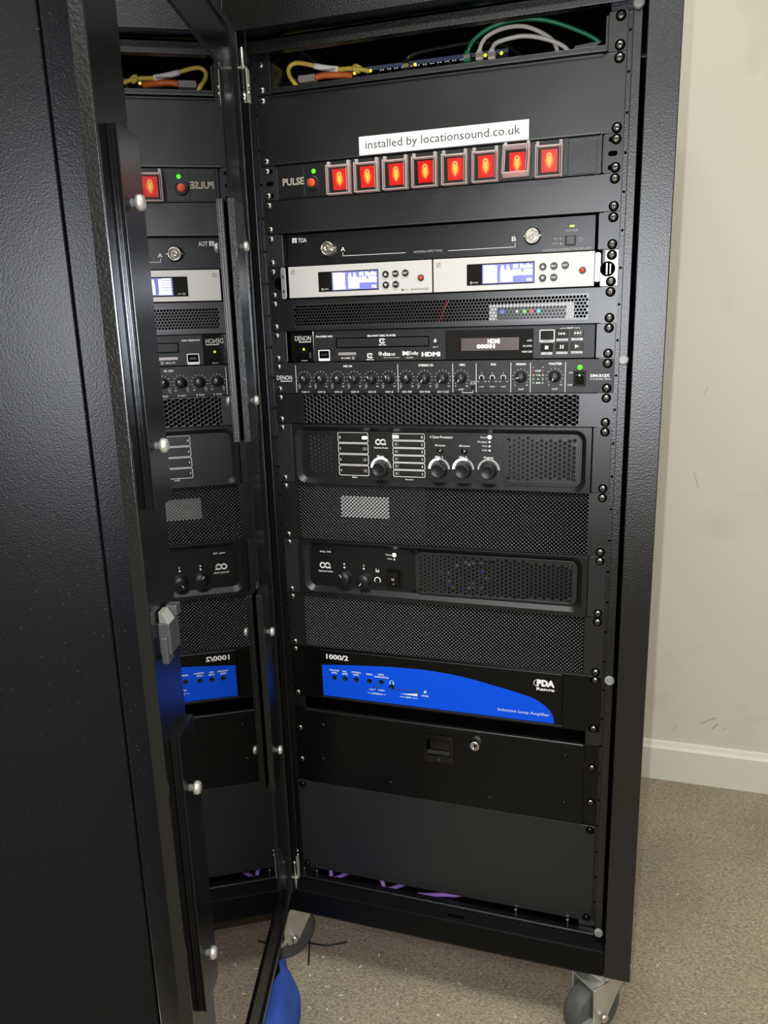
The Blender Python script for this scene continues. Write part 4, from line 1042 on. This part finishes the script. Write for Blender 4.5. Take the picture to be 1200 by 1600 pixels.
def lednest(x, z, frac):
    q1 = u.p('led_white', 'level_ring'); a1 = 180-180*frac
    if frac: q1.arc(x, z+1.5, 12.6, 15.8, a1, 180, YR-.2, 20)
    q2 = p
    k = int(26*(1-frac))
    for j in range(k):
        a = radians((a1)*(j+.5)/max(k,1)); q2.line((x+13.2*cos(a), z+1.5+13.2*sin(a)), (x+15.8*cos(a), z+1.5+15.8*sin(a)), .75, y)
for (x, z, fr, t) in ((-80.5,-510,.74,'Music'),(6.5,-509,.5,'Mix 1'),(41.5,-508.5,.62,'Mix 2'),(77.5,-508.5,0,'Paging')):
    bigknob(u, x, z, 11.3, YR, 12); lednest(x, z, fr); p.text(t, x-len(t)*1.1, x+len(t)*1.1, z+18.6, 3.2, y, .02)
p.text('4 Zone Processor', -6.5, 27, -461.8, 3.8, y, .02)
for x in (8.2, 43.2):
    p.text('All zones', x-7.6, x+7.6, -473.6, 2.8, y, .01); b = MB().lathe((x, YR, -481.5), [(5,0),(4.8,.7),(4.2,.7),(4.1,.2),(3.8,.2),(3.4,.9),(.5,.9)], 20); u.part('button', b, 'gloss'); p.disc(x, -481.5, .9, YR-1.05, 8)
for t, z in (('Power',-461.2),('Protect',-467.6),('Temp',-473.6),('Clip',-479.6)):
    p.text(t, 75.5-len(t)*1.85, 75.5, z, 2.7, y, .01)
    if t == 'Power': u.p('led_white', 'power_light').disc(78.8, z+.3, 2.9, y, 14)
    else: p.disc(78.8, z, 1.5, y, 10)
u.part('section_edge', MB().ring(rrect(-204, 97, -526, -456.5, 9), rrect(-203.4, 96.4, -525.4, -457.1, 8.5), YR-.4, YR), 'grille')
unit_screws(u, 10, 2)

REC2 = (-201.5, 203, -698, -632)
u = recessed('power_amplifier', 'black power amplifier with two small knobs and a long perforated grille', 'amplifier', 14, 217, REC2)
u.part('inner_panel', MB().prism(rrect(-201.5, -33, REC2[2], REC2[3], 10.5), YR, 8), 'face')
u.part('inner_panel', MB().box(-33, -27, YR, 8, REC2[2], REC2[3]), 'face')
p = u.p('white'); y = YR-.15
gx0, gx1, gz0, gz1 = -31, 202.5, -697.5, -632.5
GS = ((-24,-640),(81,-640),(193,-640),(-24,-691),(81,-691),(193,-691))
def rad_r2(px, pz):
    for (cx, cz) in GS:
        if abs(px-cx) < 4 and abs(pz-cz) < 4: return 0
    t = (px+24)/210; return 1.45 + 1.35*max(0, min(1, t))
u.part('grille_edge', MB().ring(rrect(gx0, gx1, gz0, gz1, 10), rrect(gx0+3.5, gx1-3.5, gz0+3.5, gz1-3.5, 7), YR-2.4, YR), 'grille', .4)
b = MB(); perf(b, gx0+3, gx1-3, gz0+3, gz1-3, 6.0, 6.0, rad_r2, YR-2.3, YR-.9, 12, True)
gr = u.part('grille', b, 'grille')
for (cx, cz) in GS: u.part('grille_screw', MB().lathe((cx, YR-2.3, cz), [(3.0,0),(2.7,.6),(1.4,.7),(1.2,.2)], 14), 'gloss', parent=gr)
# parts of the circuit glimpsed through the grille
b = MB()
rr = random.Random(3)
for k in range(16):
    x = rr.uniform(-5, 75); z = rr.uniform(-690, -645); b.box(x, x+rr.uniform(3,7), 10.5, 13.5, z, z+rr.uniform(2,4))
u.part('circuit_component', b, 'bracket', parent=gr)
b = MB()
for k in range(9):
    x = rr.uniform(-25, 75); z = rr.uniform(-690, -660); b.box(x, x+5, 10.5, 13.5, z, z+3)
M['capblue'] = mat('blue capacitor', (.03, .05, .45), .4); u.part('circuit_component', b, 'capblue', parent=gr)
p.text('Amp 100', -184, -165.5, -642.2, 3.4, y, .02); oalogo(p, -176, -664, 7.8, y)
for (x, z, ang, t) in ((-144.5,-681.5,-35,'1'),(-113,-683,215,'2')):
    k = MB(); k.lathe((x, YR, z), [(11,0),(10.6,1.5),(10,9),(9.2,10),(.5,10)], 28); ko = u.part('knob', k, 'knob')
    a = radians(ang); u.p('white', 'pointer', ko).line((x+3.5*sin(a), z+3.5*cos(a)), (x+8.6*sin(a), z+8.6*cos(a)), .9, YR-10.15)
    p.text(t, x-.9, x+.9, -660.2, 2.9, y, .02); p.disc(x, -665.4, 1.5, y, 10)
p.arc(-91.5, -682, 3.9, 5.2, -40, 215, y, 16); p.rect(-93.8, -92.6, -669.5, -663.5, y); p.rect(-91.8, -90.6, -669.5, -666.5, y); p.rect(-89.8, -88.6, -669.5, -665, y)
b = MB().ring(rrect(-77, -53.5, -692, -661.5, 1.5), rrect(-74, -56.5, -689, -664.5, 1), YR-1.6, YR); u.part('switch_frame', b, 'gloss', .4)
b = MB(); b.add([(-73.5,2,-688.5),(-57,2,-688.5),(-57,-1.2,-675),(-73.5,-1.2,-675),(-73.5,-.2,-665),(-57,-.2,-665),(-73.5,4.4,-688.5),(-57,4.4,-688.5),(-73.5,4.4,-665),(-57,4.4,-665)],
               [(0,1,2,3),(3,2,5,4),(0,6,7,1),(1,7,9,5,2),(4,5,9,8),(0,3,4,8,6)]); sw = u.part('power_switch', b, 'gloss', .3)
q = u.p('white', 'switch_mark', sw); q.arc(-65.5, -677, 1.3, 2.0, 0, 360, -1.0, 14); q.rect(-65.8, -64.9, -686, -682, 1.0)
for t, z in (('Power',-640.6),('Temp',-647)): p.text(t, -67.5-len(t)*1.9, -67.5, z, 2.7, y, .01)
u.p('led_white', 'power_light').disc(-64, -640.4, 3.1, y, 14); p.disc(-64, -647.2, 1.4, y, 10)
unit_screws(u, 14, 2)

# loop amplifier --------------------------------------------------------------------
zt = -18*U-.5; zb = -20*U+.5
u = Unit('loop_amplifier', (0, 0, zb), 'loop amplifier with a bright blue curved front print', 'amplifier')
b = MB().box(-241, 241, 0, 2.6, zb, zt); u.part('ear_plate', b, 'drawer', .6)
b = MB()
for s in (-1, 1):
    for z in (-806.5, -882.5): b.prism(rrect(s*229.5-5, s*229.5+5, z-3, z+3, 2.9), -.12, .1)
u.part('slot', b, 'hole')
YB = -6.0; fz0, fz1 = -881, -800.5
u.part('fascia', MB().box(-188.5, 187.5, YB, 0, fz0, fz1), 'drawer', 1.3, seg=3)
chassis(u, zt, zb)
u.part('fascia_rim', MB().box(-188.5, 187.5, YB-.4, YB+2, fz0-1.6, fz0), 'ear', .3)
top = [(-185.5,-826.5),(-140,-822.5),(-90,-818.8),(-60,-817.2),(-20,-816.4),(10,-817.8),(33,-819.8),(60,-823.8),(84,-828.4),(110,-833.6),(134,-838.9),(148,-843.4),(159,-849.4),(167,-855.5),(172,-861.5),(175.5,-868.5),(176.5,-876),(176,-879.3)]
# the outline as a smooth curve through the points
dn_ = []
for i in range(len(top)-1):
    p0 = top[max(i-1,0)]; p1 = top[i]; p2 = top[i+1]; p3 = top[min(i+2,len(top)-1)]
    for k in range(4):
        t = k/4; dn_.append(tuple(.5*((2*p1[c])+(p2[c]-p0[c])*t+(2*p0[c]-5*p1[c]+4*p2[c]-p3[c])*t*t+(3*p1[c]-p0[c]-3*p2[c]+p3[c])*t**3) for c in (0,1)))
dn_.append(top[-1])
bp_ = MB(); nn = len(dn_); vs = [(q[0], YB-.12, q[1]) for q in dn_] + [(q[0], YB-.12, -879.3) for q in dn_]
bp_.add(vs, [(i, nn+i, nn+i+1, i+1) for i in range(nn-1)]); u.part('blue_print', bp_, 'blue', label='royal blue print with a curved upper edge')
p = u.p('white'); y = YB-.25
p.text('1000/2', -177.5, -140.5, -811.2, 8.6, y, .03)
for x, z, ts in ((-165,-846,('MIC/LINE','LEVEL')),(-147,-846,('MIC.','LEVEL')),(-128.5,-845.4,('OUTREACH','LEVEL')),(-106.5,-845,('DRIVE',)),(-87,-844.5,('METAL','COMPENSATION'))):
    u.part('trim_pot', MB().lathe((x, YB, z), [(3.8,0),(3.7,1.0),(2.8,1.0),(2.7,.4),(.4,.4)], 16), 'gloss')
    for i, t in enumerate(ts): p.text(t, x-len(t)*.98, x+len(t)*.98, z+(12.2 if len(ts) == 2 else 11)-i*4.2, 2.6, y, .03)
u.part('headphone_socket', MB().lathe((-70.5, YB, -850.5), [(3.9,0),(3.8,1.2),(2.4,1.2),(2.2,.2),(.4,.2)], 16), 'gloss')
p.arc(-70.5, -843.5, 2.9, 3.6, -10, 190, y, 14); p.rect(-74.2, -72.4, -846.5, -843, y); p.rect(-68.6, -66.8, -846.5, -843, y)
for x in (-98.5, -92.5): u.part('indicator', MB().lathe((x, YB, -854.2), [(1.7,0),(1.5,.8),(.3,.9)], 10), 'greyplastic')
p.text('LOW', -107, -100.5, -859.4, 2.4, y, .03); p.text('HIGH', -90.5, -82.5, -858.6, 2.4, y, .03); p.line((-98,-856.6),(-98.4,-860.4), .5, y); p.line((-92.5,-856.6),(-92,-860.4), .5, y)
p.text('COMPRESSION', -105, -85.5, -865.6, 2.5, y, .03); p.rect(-110.5, -106.6, -865.8, -865.1, y); p.rect(-84, -80.2, -865.8, -865.1, y)
for k in range(5): u.part('indicator', MB().lathe((-58+k*7, YB, -853.4+k*.05), [(1.7,0),(1.5,.8),(.3,.9)], 10), 'greyplastic')
p.poly([(-57,-860.8),(-29.5,-861.6),(-29.5,-857.4)], y)
p.text('DRIVE', -48.5, -39.5, -865.4, 2.5, y, .03); p.rect(-58, -49.8, -865.8, -865.1, y); p.rect(-38, -29, -865.8, -865.1, y)
u.part('power_light', MB().lathe((-17, YB, -852.6), [(2.2,0),(2.0,1),(.4,1.3)], 12), 'dimwhiteled'); u.p('led_green', 'light_glow').disc(-17.6, -853.8, 1.2, YB-1.35, 8)
p.text('POWER', -22.5, -11.8, -859.6, 2.5, y, .03)
p.text('PDA', 151, 176.5, -816.8, 10.6, y, .07); p.arc(153.5, -817.5, 5.0, 5.7, 100, 250, y, 12, 1.3); p.text('Range', 150.5, 176.5, -827, 6.2, y, .03)
p.text('Induction Loop Amplifier', 94.5, 169.8, -867.2, 6.0, y, -.005)
screws(u.root, -806.5, -882.5)

# drawer ----------------------------------------------------------------------------
zt = -907.5; zb = -1041.6
u = Unit('lockable_tray_unit', (0, 0, zb), 'black lockable rack drawer with a recessed catch and round key lock', 'drawer')
b = MB()
for s in (-1, 1): b.box(s*222.5, s*241, 0, 2.6, zb, zt)
u.part('ear', b, 'drawer', .5)
YD = -4.0
b = MB(); b.box(-221, 221, YD, 2, zb+.8, zt-1.2); fr = u.part('front', b, 'drawer', .8)
u.part('top_edge', MB().box(-220, 220, YD-.5, 3, zt-4.6, zt-1.0), 'bezel', 1.5, seg=4)
u.part('box', MB().box(-214, 214, 3, 380, zb+4, zt-8), 'inside')
b = MB().ring(rrect(-21, 26, -970, -924.5, 3.5), rrect(-16, 21, -958.5, -932, 1), YD-3, YD); hd = u.part('catch', b, 'gloss', .7)
u.part('catch_recess', MB().box(-16, 21, YD-.15, YD, -958.5, -932), 'hole', parent=hd)
u.part('catch_lever', MB().box(-15.5, 20.5, YD-2.2, YD-.2, -957, -950.5), 'ear', .8, parent=hd)
u.part('catch_lever', MB().box(-11.5, 20.5, YD-1.0, YD-.2, -949, -934), 'gloss', .5, parent=hd)
u.p('dimwhite', 'catch_mark', hd).line((2,-963),(4,-966), .5, YD-3.15); q = u.p('ear', 'catch_text', hd); q.text('PULL', -12, -2, -963.5, 2, YD-3.15); q.text('PUSH', 6, 16, -965, 2, YD-3.15)
k = MB(); k.lathe((61.5, YD, -926), [(9,0),(8.8,2.5),(8.4,3),(7.6,15),(7.2,16),(4,16),(3.8,15.5),(.5,15.5)], 26); lk = u.part('lock', k, 'chrome', label='round nickel key lock')
u.p('hole', 'keyhole', lk).rect(60.6, 62.6, -930, -922.5, YD-16.1)
b = MB()
for x, z in ((-190,-934),(-193,-996),(-78,-1021),(82,-1021),(194,-931),(194,-1009)): b.lathe((x, YD, z), [(3.6,0),(3.3,1.2),(2.0,1.9),(.5,2.1)], 14)
for x, z in ((-190,-934),): pass
parts = [(x, z) for x, z in ((-190,-934),(-193,-996),(-78,-1021),(82,-1021),(194,-931),(194,-1009))]
for x, z in parts: u.part('rivet', MB().lathe((x, YD, z), [(3.6,0),(3.3,1.2),(2.0,1.9),(.5,2.1)], 14), 'drawer')
for x in (-232.5, 232.5):
    for z in (-946, -1003.5): screw(u.root, x, z)

# bottom blank ------------------------------------------------------------------------
u = Unit('blank_panel', (0, 0, -1213), 'tall dark grey blank panel at the bottom of the rack', 'blank panel')
u.part('plate', MB().prism(rrect(-241, 241, -1210, -1042.3, 1), -2.6, 0), 'blank_low', 1.0, seg=3)
for x in (-233, 233):
    for z in (-1049.5, -1203): screw(u.root, x, z, -2.6, me=SCREW_DARK)

# purple cables in the bottom of the cabinet
cable('speaker_cable', [(-214,40,-1190),(-206,22,-1205),(-196,10,-1220),(-188,10,-1234),(-150,60,-1234)], 3.6, 'c_purple', 'purple cable at the lower left corner of the rack')
cable('speaker_cable', [(-130,40,-1192),(-118,20,-1206),(-103,10,-1220),(-90,10,-1234),(-40,60,-1234)], 3.6, 'c_purple', 'purple cable dropping left of the middle of the rack bottom')
cable('speaker_cable', [(-40,10,-1234),(-20,10,-1230),(5,9,-1223),(32,10,-1217),(60,30,-1212),(90,60,-1212)], 3.6, 'c_purple', 'purple cable lying along the middle of the rack bottom')

# ---------------------------------------------------------------- curtain, cloth, scraps
def side_panel_cabinet():
    u = Unit('steel_panel', (-360, -580, FLOOR), 'tall speckled black steel panel with a seam standing outside the glass door', 'panel')
    az = radians(35); n = Vector((sin(az), -cos(az), 0)); t = Vector((-cos(az), -sin(az), 0)); P0 = Vector((-160, -440, 0))
    T = lambda l, f, z: tuple(P0 + t*l + n*f + Vector((0, 0, z)))
    u.part('panel_sheet', MB().box(SEAM+1.2, 560, -22, 0, FLOOR+4, 330, T=T), 'speckle', 1.5)
    b = MB()                                                  # folded edge, turned a little away from the sheet
    b.add([T(SEAM, 0, FLOOR+4), T(0, -7, FLOOR+4), T(0, -22, FLOOR+4), T(SEAM, -22, FLOOR+4), T(SEAM, 0, 330), T(0, -7, 330), T(0, -22, 330), T(SEAM, -22, 330)],
          [(0,4,5,1),(1,5,6,2),(2,6,7,3),(3,7,4,0),(0,1,2,3),(4,7,6,5)])
    u.part('panel_edge', b, 'speckle', 1.0)
    u.part('seam_shade', MB().box(SEAM-.5, SEAM+2, -20, -3, FLOOR+4, 330, T=T), 'hole')  # near-black filler painting the shade inside the open groove
    for l in (60, 480): u.part('foot', MB().box(l-25, l+25, -20, -2, FLOOR, FLOOR+4, T=T), 'rubber')
side_panel_cabinet()

def blue_cloth():
    u = Unit('cloth_bag', (-235, -150, FLOOR), 'royal blue cloth bag with black edging lying beside the left castor', 'cloth bag')
    def lerp(tab, t):
        for (t0, v0), (t1, v1) in zip(tab, tab[1:]):
            if t <= t1:
                k = (t-t0)/(t1-t0); k = k*k*(3-2*k); return v0+(v1-v0)*k
        return tab[-1][1]
    def heap(y0, y1, cx, w, h, fold, seed):
        """cloth heap: arched cross sections along y with soft creases"""
        b = MB(); nt, nu = 44, 34; vs = []; fs = []
        for i in range(nt+1):
            t = i/nt; y = y0+(y1-y0)*t
            for j in range(nu+1):
                th = pi*j/nu; W_, H_ = lerp(w, t), lerp(h, t)
                cr = fold*(sin(5.2*th+2.5*t+seed)*.6+sin(9*th-5*t+2*seed)*.35+.5*sin(14*t+3*th))*sin(th)*min(1, 3*t)
                x = lerp(cx, t)+(W_+cr*.4)*cos(th); z = FLOOR+.8+H_*max(0, sin(th))**.85+cr
                vs.append((x, y+cr*.4, max(FLOOR+.6, z)))
        n = nu+1
        for i in range(nt):
            for j in range(nu): fs.append((i*n+j, i*n+j+1, (i+1)*n+j+1, (i+1)*n+j))
        fs.append(tuple(range(nu, -1, -1))); fs.append(tuple(nt*n+j for j in range(n)))
        b.add(vs, fs, True); return b
    u.part('bag_body', heap(-40, -360, [(0,-272),(.3,-240),(.6,-224),(1,-220)], [(0,5),(.22,36),(.55,58),(1,40)], [(0,22),(.2,66),(.55,92),(1,44)], 6, .4), 'bluecloth')
    u.part('bag_fold', heap(-140, -380, [(0,-258),(1,-262)], [(0,10),(.5,42),(1,24)], [(0,60),(.4,104),(1,30)], 5, 2.1), 'bluecloth')
    u.part('edging', heap(-70, -176, [(0,-268),(.5,-252),(1,-246)], [(0,5),(.5,17),(1,6)], [(0,52),(.5,98),(1,100)], 3, 1.2), 'blackcloth', label='black edging cloth')
blue_cloth()

for i, (pts, lab) in enumerate((([(-258,22,FLOOR+26),(-247,14,FLOOR+18),(-240,-4,FLOOR+8),(-232,-26,FLOOR+2)], 'black cable tie tail standing against the left castor'),
                                ([(-262,22,FLOOR+2.5),(-236,22,FLOOR+2),(-214,26,FLOOR+2),(-186,42,FLOOR+1.5)], 'black cable tie offcut lying flat on the carpet'))):
    b = MB().tube(pts, 1.5, 6, 5); o = b.build('cable_tie', 'c_black', None, origin=pts[-1]); tag(o, lab, 'cable tie', 'cable tie offcuts')

# white plastic offcuts on the carpet: one mesh of each kind, copied
SC = []
for k in range(3):
    b = MB()
    if k == 0: b.box(-4.5, 4.5, -1.1, 1.1, 0, 1.2)
    if k == 1: b.prism([(-4,0),(4,0),(4,1.2),(-4,1.2)], -1, 1); b.prism([(3,0),(4.6,0),(7,4),(5.4,4)], -1, 1)
    if k == 2: b.prism([(-2,0),(2,0),(1.2,1.6),(-1.2,1.6)], -1.6, 1.6)
    me = bpy.data.meshes.new('plastic_scrap'); me.from_pydata([(p[0]/1000,p[1]/1000,p[2]/1000) for p in b.v], [], b.f); me.materials.append(M['scrap']); SC.append(me)
rg = random.Random(12)
SPOTS = [(-144,-2),(-186,-58),(-222,-44),(-156,-68),(-196,-105),(-168,-100),(-140,-110),(-104,-40),(-66,14),(-128,-150),(30,10),(60,40),(-90,-150),(-200,-150),
         (-352,-40),(-330,20),(-378,60),(-340,-130),(-300,60),(350,140),(420,60),(390,330),(470,240),(520,90),(440,-40),(360,20),(-30,-120),(70,-90),(-180,-20),(-215,0),(-120,30),(-60,-60),(10,-60),(130,-30),(180,-110),(-160,-160)]
for i, (x, y) in enumerate(SPOTS):
    big = rg.random()
    o = bpy.data.objects.new('plastic_scrap', SC[i % 3]); COL.objects.link(o); o.location = W(x, y, FLOOR+.3); o.rotation_euler = (0, 0, rg.uniform(0, 6.28))
    s = rg.uniform(.5, .95); o.scale = (s, s, s)
    where = 'right of the rack' if x > 305 else ('by the blue cloth bag' if x < -150 else ('before the rack front' if x < 0 else 'near the right castor'))
    shape = ('straight white plastic strip', 'bent white plastic sliver', 'square white plastic chip')[i % 3]
    tag(o, 'tiny %s on the carpet %s' % (shape, where), 'scrap', 'tiny %ss %s' % (shape, where))

finish_prints()
